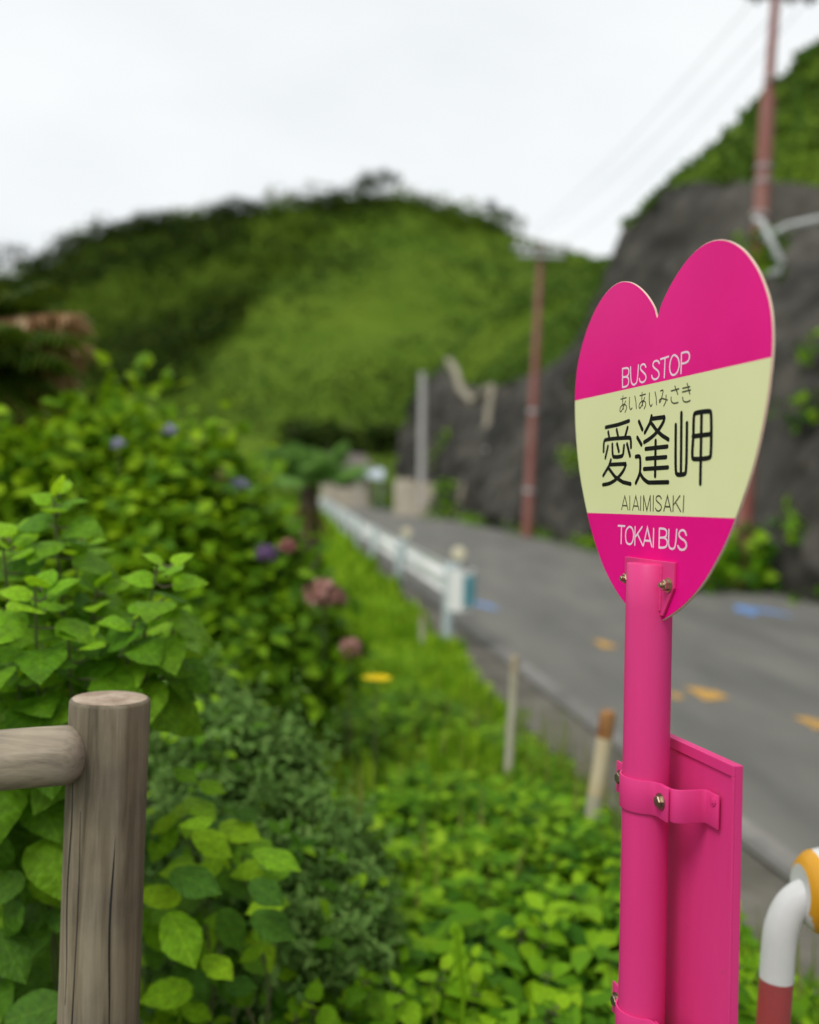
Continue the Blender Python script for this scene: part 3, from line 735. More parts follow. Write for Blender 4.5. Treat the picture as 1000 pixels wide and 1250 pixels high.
ga = empty('barred_gate', gt0); tag(ga, 'dark barred gate above the low cream wall', 'gate')
MB().box((gt0.x, gt0.y + .25, gt0.z - .3), (gt1.x, gt0.y + .32, zt)).build('backing', M['concrete_dark'], ga)
for k in range(9):
    x0 = gt0.x + (gt1.x - gt0.x) * (k + .3) / 9
    MB().box((x0, gt0.y + .12, gt0.z - .25), (x0 + .05, gt0.y + .18, zt)).build('bar', M['dark'], ga)
MB().box((gt0.x, gt0.y + .09, zt - .1), (gt1.x, gt0.y + .118, zt)).build('top_rail', M['dark'], ga)

M['gully'] = mat('gully', (.23, .205, .15), .9, (.34, .31, .23), 1.2, 6)
gu = empty('concrete_gully', at(590, 620, 47.5)); tag(gu, 'pale stepped concrete gully edge running down the rock face', 'gully')
def strip_bar(name, pts, w, m, parent): MB().tube(pts, w, 6).build(name, m, parent, True)
strip_bar('upper_edge', [at(547, 440, 53), at(556, 452, 51.8), at(562, 475, 50.6), at(577, 490, 49.2)], .21, M['gully'], gu)
strip_bar('middle_edge', [at(577, 490, 49.2), at(590, 478, 48), at(601, 472, 46.8)], .19, M['gully'], gu)
strip_bar('lower_edge', [at(601, 472, 46.8), at(594, 530, 45.2), at(572, 575, 45.2), at(562, 612, 45.6)], .18, M['gully'], gu)
strip_bar('post', [at(596, 548, 44.2), at(594, 606, 44.0)], .2, M['pole_grey'], gu)

# roadside hut and dark gallery at the end of the road
hb = at(420, 612, 68); hz0 = float(gz(66)) - .2
hut = empty('roadside_hut', (hb.x, hb.y, hz0)); tag(hut, 'small low hut with a dark doorway at the end of the road', 'hut')
e0, e1 = at(392, 600, 68).x, at(452, 600, 68).x; zt = at(420, 572, 68).z
mb = MB(); mb.box((e0, 68, hz0), (e0 + (e1 - e0) * .28, 71, zt)); mb.build('wall', M['concrete'], hut)
MB().box((e0 + (e1 - e0) * .62, 68, hz0), (e1, 71, zt - .15)).build('wall', M['concrete'], hut)
MB().box((e0 + (e1 - e0) * .28, 68.02, hz0), (e0 + (e1 - e0) * .62, 71, at(420, 595, 68).z)).build('wall', M['concrete'], hut)
MB().box((e0 + (e1 - e0) * .28 + .02, 69.6, hz0), (e0 + (e1 - e0) * .62 - .02, 69.8, zt)).build('doorway', M['dark'], hut)  # near-black sheet set back in the opening, painted as the shade inside
rf0 = at(398, 558, 68).z
MB().add([(e0 - .5, 67.4, zt - .1), (e1 + .4, 67.4, zt - .1), (e1 + .4, 71.4, zt - .1), (e0 - .5, 71.4, zt - .1), (e0 + .2, 69.2, rf0 + .35), (e1 - .6, 69.2, rf0 + .35)],
         [(0, 1, 2, 3), (0, 4, 5, 1), (3, 2, 5, 4), (0, 3, 4), (1, 5, 2)]).build('roof', mat('hut_roof', (.10, .085, .075), .8, (.15, .125, .11), 2), hut)
aw = at(452, 577, 66.5)
aw_o = empty('awning', aw); tag(aw_o, 'small pale blue white awning beside the hut at the end of the road', 'awning')
MB().add([(aw.x - 1.0, aw.y, aw.z + .1), (aw.x + .9, aw.y, aw.z - .2), (aw.x + .9, aw.y + 2, aw.z + .3), (aw.x - 1.0, aw.y + 2, aw.z + .6),
          (aw.x - 1.0, aw.y, aw.z - .25), (aw.x + .9, aw.y, aw.z - .5), (aw.x + .9, aw.y + 2, aw.z + .2), (aw.x - 1.0, aw.y + 2, aw.z + .5)],
         [(0, 1, 2, 3), (7, 6, 5, 4), (0, 4, 5, 1), (1, 5, 6, 2), (2, 6, 7, 3), (3, 7, 4, 0)]).build('cover', mat('awning_sheet', (.52, .60, .68), .5, (.6, .68, .74), 3), aw_o)
for dx in (-.8, .75):
    MB().tube([(aw.x + dx, aw.y + .3, hz0), (aw.x + dx, aw.y + .3, aw.z - .12)], .05, 8).build('leg', M['galv'], aw_o, True)
BARKP = mat('pale_bark', (.10, .085, .06), .95, (.16, .14, .10), 4, 4)
for k, px in enumerate((352, 368, 384, 402, 419, 436, 453, 470)):
    b = at(px, 560, 75 + (k % 3)); b.z = float(gz(75)) - .2; h = 6.6 + .5 * math.sin(k * 2.1)
    tr = plant_root = empty('roadside_tree', b)
    tag(tr, ['leftmost', 'second', 'third', 'fourth', 'fifth', 'sixth', 'seventh', 'rightmost'][k] + ' in the row of dark trees behind the hut' + (' from the left' if 0 < k < 7 else ''), 'tree', 'row of dark trees at the foot of the hill')
    top = b + Vector((random.uniform(-.3, .3), 0, h)); mb = MB()
    mb.tube([b, b.lerp(top, .5) + Vector((random.uniform(-.2, .2), 0, 0)), top], [.16, .13, .05], 7)
    for q in range(4):
        a = b.lerp(top, random.uniform(.55, .9)); th = random.uniform(0, 6.28); mb.tube([a, a + Vector((math.cos(th) * .9, math.sin(th) * .6, .6))], [.05, .02], 5)
    mb.build('trunk', BARKP, tr, True)
    v, f = merge([dome(top.x + random.uniform(-.5, .5), top.y + random.uniform(-.3, .5), top.z - random.uniform(.4, 2.2), random.uniform(1.0, 1.5), 260, .34) for q in range(3)])
    link('crown', mesh_np('crown', v, f), G['wood'], tr)
parts = [crown_cards(at(345 + 135 * random.random(), 560, 74).x, 73.5 - random.random() * 3, float(gz(75)) + .4, random.uniform(.7, 1.4), 120, .4) for k in range(16)]
v, f = merge(parts); tag(link('thicket', mesh_np('thicket', v, f), G['hyd2']), 'dark green thicket under the row of trees behind the hut', 'thicket', kind='stuff')

# ------------------------------------------------------------------ guard rail
gr = empty('guard_rail', (float(xl(8.8)) - .32, 8.8, float(gz(8.8)))); tag(gr, 'white metal guard rail along the grass verge of the road', 'guard rail')
prof = [(.00, .40), (-.06, .44), (-.06, .50), (.02, .56), (-.06, .62), (-.06, .68), (.00, .72), (.012, .72), (-.045, .675), (-.045, .625), (.035, .56), (-.045, .495), (-.045, .445), (.012, .40)]
def railx(y): return xl(y) - .26
segs = np.arange(9.0, 57.1, 4.0)
for a, b in zip(segs[:-1], segs[1:]):
    yy = np.linspace(a, b + .06, 5); vs = []; fs = []; m = len(prof)
    for i, y in enumerate(yy):
        for (dx, dz) in prof: vs.append((float(railx(y)) - dx, y, float(gz(y)) + dz))
    for i in range(4):
        for k in range(m): fs.append((i * m + k, i * m + (k + 1) % m, (i + 1) * m + (k + 1) % m, (i + 1) * m + k))
    MB().add(vs, fs).build('beam', M['rail_white'], gr, True)
for k, y in enumerate(np.arange(9.3, 57, 4.0)):
    b = Vector((float(railx(y)) - .10, y, float(gz(y)) - .1)); top = .78
    MB().tube([b, b + Vector((0, 0, top + .06)), b + Vector((0, 0, top + .1))], [.057, .057, .02], 12).build('post', M['rail_post'], gr, True)
    MB().box((b.x + .055, y - .05, b.z + .6), (b.x + .10, y + .05, b.z + .72)).build('bracket', M['rail_post'], gr)
# rolled end with a teal face
ey = 9.0; ex = float(railx(ey)); ez = float(gz(ey))
mb = MB(); path = [(ex + .06, ey + .1), (ex + .07, ey - .06), (ex + .04, ey - .19), (ex - .05, ey - .25), (ex - .14, ey - .20), (ex - .17, ey - .08)]
mb.ribbon(path, ez + .37, ez + .75, .012).build('end_wing', M['rail_white'], gr, True)
MB().ribbon([(ex + .085, ey + .06), (ex + .082, ey - .08), (ex + .052, ey - .20), (ex - .03, ey - .262)], ez + .42, ez + .70, .006).build('end_sticker', M['teal'], gr)
for (px, py, d) in ((549, 692, 9.3), (498, 671, 13.3)):
    y = d; b = Vector((float(railx(y)) - .02, y, float(gz(y)) + .70)); h = at(px, py, y)
    dl = empty('delineator', b); tag(dl, 'pale cream road delineator on the near end of the guard rail' if d < 10 else 'pale cream road delineator further along the guard rail', 'delineator', 'delineators on the guard rail')
    MB().tube([b, b + Vector((0, 0, .12))], .022, 8).build('stem', M['rail_post'], dl, True)
    c = b + Vector((0, 0, .17))
    MB().tube([c + Vector((0, -.03, 0)), c + Vector((0, -.025, 0)), c + Vector((0, .025, 0)), c + Vector((0, .03, 0))], [.055, .068, .068, .055], 18).build('disc', M['cream'], dl, True)

# ------------------------------------------------------------------ stakes in the verge
def stake(p0, p1, r, m0, m1, m2, k, label):
    p1 = Vector(p1); p0 = Vector(p0); e = empty('stake', p0); tag(e, label, 'stake')
    mid = p0.lerp(p1, k); a = (p1 - p0).normalized()
    lowp = p0.lerp(mid, .45)
    MB().tube([p0 - a * .25, lowp], [r, r * .98], 12).build('foot', m0, e, True)
    MB().tube([lowp, lowp.lerp(mid, .5) + Vector((.003, 0, 0)), mid], [r * .985, r * .97, r * .95], 12).build('shaft', m1, e, True)
    MB().tube([mid - a * .0005, mid.lerp(p1, .8), p1 - a * .012, p1], [r * .955, r * .96, r * .93, r * .7], 12).build('tip', m2, e, True)
stake(at(719, 1026, 3.65), at(743, 868, 3.6), .031, M['stake_grey'], M['stake'], M['stake_rust'], .80, 'leaning yellowish wooden stake with a rusty brown top beside the road')
stake(at(620, 950, 4.5), at(629, 800, 4.5), .022, M['stake_grey'], M['stake_grey'], M['stake_tip'], .85, 'thin pale grey wooden stake in the grass verge')
stake(at(515, 800, 8.2), at(516, 752, 8.2), .024, M['stake_grey'], M['stake_grey'], M['stake_tip'], .85, 'short weathered stake in the grass near the guard rail end')

# ------------------------------------------------------------------ red and white pipe barrier
bd = 1.72
bar = empty('pipe_barrier', Vector((at(945, 1240, bd).x, bd, 0))); tag(bar, 'bent red and white pipe barrier with an orange and white sleeve', 'barrier')
xb0 = at(948, 1195, bd); foot = at(944, 1250, bd); dirv = (foot - xb0).normalized(); foot = xb0 + dirv * 1.15
MB().tube([foot, xb0], .0295, 24).build('lower_pipe', M['pipe_red'], bar, True)
path = [at(948, 1195, bd), at(951, 1150, bd), at(954, 1132, bd), at(962, 1112, bd), at(974, 1098, bd), at(992, 1090, bd), at(1030, 1087, bd), at(1300, 1090, bd)]
def smooth_path(p, it=2):
    for _ in range(it):
        q = [p[0]]
        for a, b in zip(p[:-1], p[1:]): q += [a.lerp(b, .25), a.lerp(b, .75)]
        p = q + [p[-1]]
    return p
MB().tube(smooth_path(path), .0298, 24).build('bent_pipe', M['pipe_white'], bar, True)
sx = at(983, 1089, bd - .03); n = 9
sc = at(1022, 1087, bd - .03)
sl = MB(); prev = None
prof_r = [.046, .062, .070, .073, .074, .073, .070, .062]
s0 = at(977, 1090, bd).x
pts_ = [(0, .046), (.006, .058), (.02, .070), (.045, .0755), (.09, .0755), (.30, .0755), (.33, .066), (.335, .04)]
cz, cy = at(1000, 1088, bd).z, bd
vs = []; fs = []; mi_ = []; NA, NT = 72, 72
aa = np.linspace(0, .335, NA + 1); rr_ = np.interp(aa, [q[0] for q in pts_], [q[1] for q in pts_])
for a_, r_ in zip(aa, rr_):
    vs += [(s0 + a_, cy - r_ * math.sin(2 * math.pi * k / NT), cz + r_ * math.cos(2 * math.pi * k / NT)) for k in range(NT)]
sl = MB()
for i in range(NA):
    for k in range(NT):
        fs.append((i * NT + k, i * NT + (k + 1) % NT, (i + 1) * NT + (k + 1) % NT, (i + 1) * NT + k))
        mi_.append(1 if ((aa[i] - .006) / .105 - abs(k / NT - .5) * 0 + math.cos(2 * math.pi * (k / NT - .06)) * .28 + .12) % 1 < .52 else 0)
sl.add(vs, fs); sl.mi = mi_
sl.add([vs[k] for k in range(NT)], [tuple(range(NT))]); sl.add(vs[-NT:], [tuple(range(NT))])
sl.build('sleeve', [M['pipe_white'], M['orange']], bar, True, angle=60)

# ------------------------------------------------------------------ the heart-shaped bus stop sign
KANJI = [[(-136.6,121.8),(-99.0,123.0),(-67.0,126.0)],[(-127.9,114.4),(-123.9,105.2)],[(-102.2,115.9),(-96.6,104.8)],[(-70.4,116.9),(-76.6,104.7)],[(-140.6,86.9),(-140.8,101.4),(-135.4,104.4),(-65.5,102.9),(-60.0,101.5),(-58.7,88.9)],[(-127.4,93.5),(-134.2,77.1)],[(-114.0,95.8),(-112.1,79.8),(-108.2,77.0),(-85.0,77.2),(-80.4,79.6),(-78.9,92.2)],[(-99.6,95.6),(-93.5,84.8)],[(-70.3,94.0),(-60.7,77.1)],[(-116.7,73.4),(-122.4,64.7),(-138.9,51.4)],[(-120.0,66.8),(-71.2,66.4),(-71.2,66.3),(-77.7,56.5),(-97.4,45.3),(-118.1,39.2),(-139.0,37.9)],[(-122.1,61.2),(-102.6,48.9),(-79.0,41.0),(-56.5,38.0)],[(-38.7,123.1),(-28.6,111.3)],[(-41.8,101.5),(-29.9,91.0)],[(-5.4,127.7),(-9.5,118.2),(-21.7,106.9)],[(-5.6,124.2),(28.0,123.9),(28.0,123.8),(26.0,117.7),(11.3,105.9),(-6.1,98.3),(-22.7,94.0)],[(-5.2,118.4),(8.1,108.3),(23.0,100.3),(39.1,94.1)],[(-18.1,84.7),(37.1,85.2)],[(-15.5,71.6),(35.0,71.6)],[(-20.7,57.8),(40.2,58.2)],[(7.3,94.3),(9.0,47.6)],[(-44.1,75.3),(-36.3,75.8),(-31.7,74.2),(-30.5,55.3),(-34.4,47.6),(-41.7,39.3)],[(-30.3,51.9),(-22.1,44.6),(-8.7,39.4),(-4.4,39.3),(42.0,39.1)],[(55.9,111.6),(58.7,52.1),(63.3,47.9),(79.4,48.2),(84.2,50.8),(81.8,112.0)],[(68.3,125.7),(71.8,48.4)],[(97.2,95.1),(96.4,121.1),(100.4,123.4),(129.9,123.1),(134.6,120.8),(136.9,69.8),(133.2,66.3),(100.6,66.2),(95.5,68.6),(97.2,95.1)],[(96.0,94.7),(135.4,95.0)],[(113.6,121.9),(115.9,36.3)]]
BUSSTOP = [[(-90.7,202.0),(-88.9,175.4)],[(-90.7,201.7),(-77.4,201.4),(-72.0,198.8),(-71.6,192.8),(-76.5,188.9),(-89.9,189.5)],[(-89.9,189.5),(-76.5,188.9),(-71.7,185.4),(-71.3,178.6),(-76.5,175.1),(-88.9,175.4)],[(-67.3,201.2),(-65.3,180.9),(-59.6,175.5),(-53.0,175.1),(-46.8,178.8),(-45.3,200.8)],[(-24.8,195.6),(-28.5,200.0),(-35.7,200.7),(-39.8,198.0),(-39.0,193.9),(-32.1,189.8),(-25.2,185.6),(-22.9,180.3),(-26.9,176.5),(-34.0,175.6),(-40.0,178.0),(-41.7,181.8)],[(10.1,196.0),(6.3,200.0),(-1.9,200.7),(-6.4,198.2),(-6.2,193.9),(1.5,189.4),(8.6,185.7),(11.0,180.5),(7.8,176.7),(-0.3,175.4),(-6.8,178.4),(-8.5,182.1)],[(13.0,200.9),(32.7,201.5)],[(24.1,201.0),(23.9,175.4)],[(46.8,201.9),(56.0,197.3),(59.8,188.0),(57.1,179.6),(48.5,175.2),(40.2,177.6),(35.8,185.7),(37.1,194.4),(41.3,200.7),(46.8,201.9)],[(63.7,201.5),(64.0,176.0)],[(63.7,201.5),(76.7,201.7),(82.2,198.2),(82.1,190.9),(76.3,187.8),(64.5,188.0)]]
KANA = [[(-93.1,158.8),(-76.7,159.4)],[(-86.8,162.7),(-87.0,151.9),(-83.7,143.7)],[(-78.8,154.8),(-85.0,145.7),(-91.8,140.2),(-95.2,142.8),(-93.3,147.9),(-84.2,151.3),(-76.0,148.6),(-74.4,144.0),(-79.3,139.2)],[(-38.7,158.2),(-23.5,158.9)],[(-32.9,162.0),(-33.0,151.6),(-29.9,143.8)],[(-25.5,154.5),(-31.2,145.6),(-37.5,140.4),(-40.6,142.9),(-38.9,147.8),(-30.4,151.1),(-22.8,148.5),(-21.4,144.0),(-25.9,139.4)],[(-67.5,158.9),(-67.8,150.1),(-66.9,144.8),(-62.7,140.7),(-59.2,143.4)],[(-52.5,159.2),(-49.1,151.2),(-47.2,141.6)],[(-13.1,159.2),(-13.1,150.7),(-12.1,144.2),(-7.7,140.2),(-5.1,143.5)],[(1.6,159.1),(4.8,151.7),(6.5,142.0)],[(15.6,159.0),(23.0,159.9),(20.1,152.3),(16.0,144.3),(13.4,143.9),(13.1,147.4),(18.9,149.2),(27.0,147.0),(33.6,145.4)],[(29.8,152.0),(29.8,143.7),(24.9,138.6)],[(42.0,156.2),(60.2,157.0)],[(50.6,161.4),(58.1,150.2)],[(42.5,148.0),(42.2,144.6),(45.0,140.9),(50.7,139.3),(59.5,139.8)],[(69.1,156.7),(85.4,156.9)],[(68.7,152.0),(87.3,152.7)],[(79.1,161.5),(86.0,147.6)],[(69.8,145.2),(70.5,141.8),(73.6,139.3),(80.5,138.2),(87.2,139.6)]]
ROMAJI = [[(-80.1,2.4),(-72.0,21.3),(-61.4,2.2)],[(-77.6,7.9),(-64.6,7.8)],[(-57.6,21.3),(-56.4,2.3)],[(-48.4,2.1),(-40.9,21.3),(-30.8,2.3)],[(-46.0,7.8),(-33.8,7.6)],[(-27.2,21.0),(-26.5,2.1)],[(-18.8,1.8),(-19.6,21.7)],[(-19.6,21.7),(-9.7,2.0),(-2.0,21.7)],[(-2.0,21.7),(-0.4,1.7)],[(5.9,21.7),(6.7,1.8)],[(26.5,17.8),(23.1,21.3),(16.9,21.7),(12.6,19.1),(13.6,15.2),(21.2,12.0),(27.1,8.9),(27.4,4.4),(21.9,1.5),(15.7,1.9),(12.5,5.3)],[(33.4,1.9),(41.3,21.6),(51.1,1.6)],[(36.2,7.7),(47.4,7.6)],[(55.5,21.6),(55.8,1.9)],[(71.0,21.6),(56.2,9.8)],[(61.1,13.6),(74.0,1.9)],[(80.0,21.6),(79.7,1.6)]]
TOKAI = [[(-88.3,-20.7),(-69.1,-20.6)],[(-78.5,-20.7),(-78.0,-45.3)],[(-56.5,-20.9),(-48.1,-22.2),(-43.6,-28.8),(-43.5,-38.3),(-48.8,-44.6),(-56.2,-45.6),(-63.4,-43.2),(-66.2,-35.2),(-65.1,-25.5),(-56.5,-20.9)],[(-40.0,-20.9),(-39.2,-45.5)],[(-20.8,-20.3),(-38.6,-34.7)],[(-32.6,-30.4),(-17.1,-45.3)],[(-15.8,-45.0),(-6.9,-20.9),(6.1,-45.2)],[(-13.1,-38.3),(2.4,-38.2)],[(9.7,-21.7),(10.0,-45.7)],[(24.1,-21.0),(24.9,-45.8)],[(24.1,-21.0),(36.8,-20.8),(42.2,-23.2),(42.6,-29.5),(37.5,-32.2),(24.8,-33.0)],[(24.8,-33.0),(37.5,-32.2),(44.4,-35.1),(44.8,-42.0),(38.3,-45.4),(24.9,-45.8)],[(47.6,-21.7),(47.6,-40.6),(51.4,-45.4),(58.5,-46.3),(64.6,-42.9),(66.3,-21.1)],[(88.6,-27.1),(85.6,-22.3),(78.8,-20.9),(72.6,-23.4),(71.3,-28.3),(77.2,-31.8),(85.2,-33.9),(89.9,-37.9),(89.1,-42.9),(82.6,-46.0),(74.6,-45.5),(70.3,-41.4)]]
AX = Vector((.26786, -.96346, 0)); AY = Vector((.96346, .26786, 0))
SIGN_M = Matrix(((AX.x, AY.x, 0, .31955), (AX.y, AY.y, 0, 1.25936), (0, 0, 1, 0), (0, 0, 0, 1)))
sign = empty('bus_stop_sign'); sign.matrix_basis = SIGN_M
tag(sign, 'heart-shaped pink and cream bus stop sign on a pink steel pole', 'bus stop sign')
ZH = 1.5; CX = -.008; LEAN = .0157
def shear(v): return Vector((v.x, v.y + LEAN * max(0, 1.373 - v.z), v.z))
def S(mb, name, mats, sh=False, parent=None, **kw):
    if sh: mb.xform(shear)
    mb.xform(lambda v: SIGN_M @ v)
    return mb.build(name, mats, parent or sign, **kw)

half = [(0, .257), (.004, .263), (.011, .275), (.032, .295), (.058, .3125), (.085, .324), (.116, .3285), (.15, .322), (.183, .304), (.21, .278), (.229, .250), (.2405, .222),
        (.245, .190), (.244, .160), (.239, .125), (.229, .085), (.2145, .045), (.190, -.003), (.172, -.032), (.150, -.060), (.125, -.0865), (.090, -.113), (.055, -.132), (.025, -.1445), (0, -.151)]
def catmull(p, k=5):
    out = []
    for i in range(len(p) - 1):
        a, b, c, d = p[max(i - 1, 0)], p[i], p[i + 1], p[min(i + 2, len(p) - 1)]
        for j in range(k):
            t = j / k
            out.append(tuple(.5 * (2 * b[q] + (c[q] - a[q]) * t + (2 * a[q] - 5 * b[q] + 4 * c[q] - d[q]) * t * t + (3 * b[q] - a[q] - 3 * c[q] + d[q]) * t ** 3) for q in (0, 1)))
    return out + [p[-1]]
hs = catmull(half)
outline = [(x + CX, z + ZH) for x, z in hs] + [(-x + CX, z + ZH) for x, z in hs[-2:0:-1]]
YF = .003     # front of the plate
plate = S(MB().prism(outline, YF, YF + .0032), 'heart_plate', M['plate_edge'], bevel=.0006, seg=2, angle=60)
def width_at(z):
    """outer half width of the heart at height z (below the lobes)"""
    seq = [q for q in hs if q[1] <= .19 + 1e-6 and q[0] > .0]
    zs = [q[1] for q in seq][::-1]; xs_ = [q[0] for q in seq][::-1]
    return float(np.interp(z, zs, xs_))
B1, B2 = .1715, -.0045
INS = .0012
up_poly = [(x + CX, z + ZH) for x, z in hs if z > B1] ; up_poly += [(width_at(B1) + CX, B1 + ZH), (-width_at(B1) + CX, B1 + ZH)] + [(-x + CX, z + ZH) for x, z in reversed(hs) if z > B1 and x > 0]
mid = [(x, z) for x, z in hs if B2 < z < B1 and x > .15]
mid_poly = [(width_at(B1) + CX, B1 + ZH)] + [(x + CX, z + ZH) for x, z in mid] + [(width_at(B2) + CX, B2 + ZH), (-width_at(B2) + CX, B2 + ZH)] + [(-x + CX, z + ZH) for x, z in reversed(mid)] + [(-width_at(B1) + CX, B1 + ZH)]
low = [(x, z) for x, z in hs if z < B2]
low_poly = [(width_at(B2) + CX, B2 + ZH)] + [(x + CX, z + ZH) for x, z in low] + [(-x + CX, z + ZH) for x, z in reversed(low[:-1])] + [(-width_at(B2) + CX, B2 + ZH)]
def inset(poly, d):
    cx = CX; cz = ZH + .1
    return [(cx + (x - cx) * (1 - d / .24), cz + (z - cz) * (1 - d / .24)) for x, z in poly]
S(MB().prism(inset(up_poly, INS), YF - .0006, YF), 'upper_band', M['pink_face'], parent=plate)
S(MB().prism(inset(mid_poly, INS), YF - .0006, YF), 'middle_band', M['cream_face'], parent=plate)
S(MB().prism(inset(low_poly, INS), YF - .0006, YF), 'lower_band', M['pink_face'], parent=plate)

def chaikin(p, it=2):
    for _ in range(it):
        q = [p[0]]
        for a, b in zip(p[:-1], p[1:]):
            q += [(a[0] * .75 + b[0] * .25, a[1] * .75 + b[1] * .25), (a[0] * .25 + b[0] * .75, a[1] * .25 + b[1] * .75)]
        p = q + [p[-1]]
    return p
def strokes(S_, w, y0, square=False):
    """flat print: every stroke a ribbon with rounded ends, each a hair above the one before"""
    mb = MB(); y = y0
    for s in S_:
        p = [(a / 1000 + CX, b / 1000 + ZH) for a, b in s]
        if len(p) >= 5: p = chaikin(p, 2)
        y -= .000012; n = len(p); L = []; Rr = []
        for i in range(n):
            a = p[max(i - 1, 0)]; b = p[min(i + 1, n - 1)]; tx, tz = b[0] - a[0], b[1] - a[1]; l = math.hypot(tx, tz) or 1
            nx_, nz_ = -tz / l * w / 2, tx / l * w / 2
            if 0 < i < n - 1 and len(s) < 5:      # mitre at sharp corners
                u1 = Vector((p[i][0] - a[0], p[i][1] - a[1])).normalized(); u2 = Vector((b[0] - p[i][0], b[1] - p[i][1])).normalized()
                k = max(.35, math.sqrt(max(0, (1 + u1.dot(u2)) / 2))); nx_ /= k; nz_ /= k
            L.append((p[i][0] + nx_, p[i][1] + nz_)); Rr.append((p[i][0] - nx_, p[i][1] - nz_))
        def cap(c, e, sgn):
            th0 = math.atan2(e[1] - c[1], e[0] - c[0]); return [(c[0] + w / 2 * math.cos(th0 + sgn * math.pi * j / 6), c[1] + w / 2 * math.sin(th0 + sgn * math.pi * j / 6)) for j in range(1, 6)]
        vs = [(x, y, z) for x, z in L + Rr]; fs = [(i, i + 1, n + i + 1, n + i) for i in range(n - 1)]
        mb.add(vs, fs)
        if not square:
            closed = math.hypot(p[0][0] - p[-1][0], p[0][1] - p[-1][1]) < 1e-4
            if not closed:
                c0 = cap(p[0], L[0], 1); mb.add([(x, y, z) for x, z in [L[0]] + c0 + [Rr[0]]], [tuple(range(7))])
                c1 = cap(p[-1], Rr[-1], 1); mb.add([(x, y, z) for x, z in [Rr[-1]] + c1 + [L[-1]]], [tuple(range(7))])
    return mb
YT = YF - .0007
S(strokes(KANJI, .0058, YT), 'kanji_lettering', M['black_ink'], parent=plate)
S(strokes(BUSSTOP, .0026, YT), 'english_lettering', M['white_ink'], parent=plate)
S(strokes(KANA, .0019, YT), 'kana_lettering', M['pale_ink'], parent=plate)
S(strokes(ROMAJI, .0020, YT), 'roman_lettering', M['pale_ink'], parent=plate)
S(strokes(TOKAI, .0028, YT), 'company_lettering', M['white_ink'], parent=plate)

# pole: full tube below, half tube against the flange plate at the top
PR, ZT, ZC = .03025, 1.4325, 1.372
n = 40; vs = []; fs = []; zr = [-.3, .3, .7, 1.1, 1.25, ZC]
ang = [math.pi + 2 * math.pi * k / n for k in range(n)]          # first half faces the viewer's side (y < 0)
for z in zr: vs += [(PR * math.cos(a), PR * math.sin(a), z) for a in ang]
for i in range(len(zr) - 1):
    for k in range(n): fs.append((i * n + k, i * n + (k + 1) % n, (i + 1) * n + (k + 1) % n, (i + 1) * n + k))
b0 = (len(zr) - 1) * n; hn = n // 2
t0 = len(vs)
for z, rr in ((ZT - .0012, PR), (ZT, PR - .0012)): vs += [(rr * math.cos(ang[k]), rr * math.sin(ang[k]), z) for k in range(hn + 1)]
for k in range(hn):
    fs.append((b0 + k, b0 + k + 1, t0 + k + 1, t0 + k)); fs.append((t0 + k, t0 + k + 1, t0 + hn + 1 + k + 1, t0 + hn + 1 + k))
fs.append(tuple(t0 + hn + 1 + k for k in range(hn + 1)))          # half-round lid
fs.append(tuple(b0 + k % n for k in range(hn, n + 1)))            # ledge behind the flange
S(MB().add(vs, fs), 'pole', M['pink_paint'], sh=True, smooth=True, angle=50)
fl = [(-.067, 1.4375), (.061, 1.4375), (.061, 1.405), (.037, 1.367), (-.043, 1.367), (-.067, 1.405)]
flange = S(MB().prism(fl, -.0015, YF - .0007), 'flange_plate', M['pink_paint'], bevel=.0008)
# weld beads beside the half tube
for sx_ in (-1, 1):
    pts_w = [(sx_ * (PR + .0012), -.0022, z + random.uniform(-.0004, .0004)) for z in np.linspace(ZC + .002, ZT - .002, 16)]
    S(MB().tube(pts_w, [.0019 + random.uniform(-.0004, .0004) for _ in pts_w], 8), 'weld', M['pink_paint'], parent=flange, smooth=True)

def hexbolt(x, y, z, r, length, m, parent, sh=False, nut=True):
    mb = MB()
    def ring(y0, y1, rr, k, rot=0, ch=0.0):
        vs = []; 
        for yy, q in ((y0, rr), (y1 + ch, rr), (y1, rr * (.86 if ch else 1))):
            vs += [(x + q * math.cos(rot + 2 * math.pi * i / k), yy, z + q * math.sin(rot + 2 * math.pi * i / k)) for i in range(k)]
        fs = [(a * k + i, a * k + (i + 1) % k, (a + 1) * k + (i + 1) % k, (a + 1) * k + i) for a in range(2) for i in range(k)] + [tuple(range(2 * k, 3 * k)), tuple(range(k - 1, -1, -1))]
        mb.add(vs, fs)
    ring(y, y - .0016, r * 1.35, 24)
    ring(y - .0016, y - .0016 - length, r, 6, random.uniform(0, 1), .0012)
    if nut: ring(y - .0016 - length, y - .0016 - length - .005, r * .5, 14, 0, .001)
    return S(mb, 'bolt', m, sh=sh, parent=parent, smooth=True, angle=30)
hexbolt(.049, -.0015, 1.408, .0072, .0065, M['bolt_bright'], flange)
hexbolt(-.054, -.0015, 1.408, .0072, .0065, M['bolt_bright'], flange)

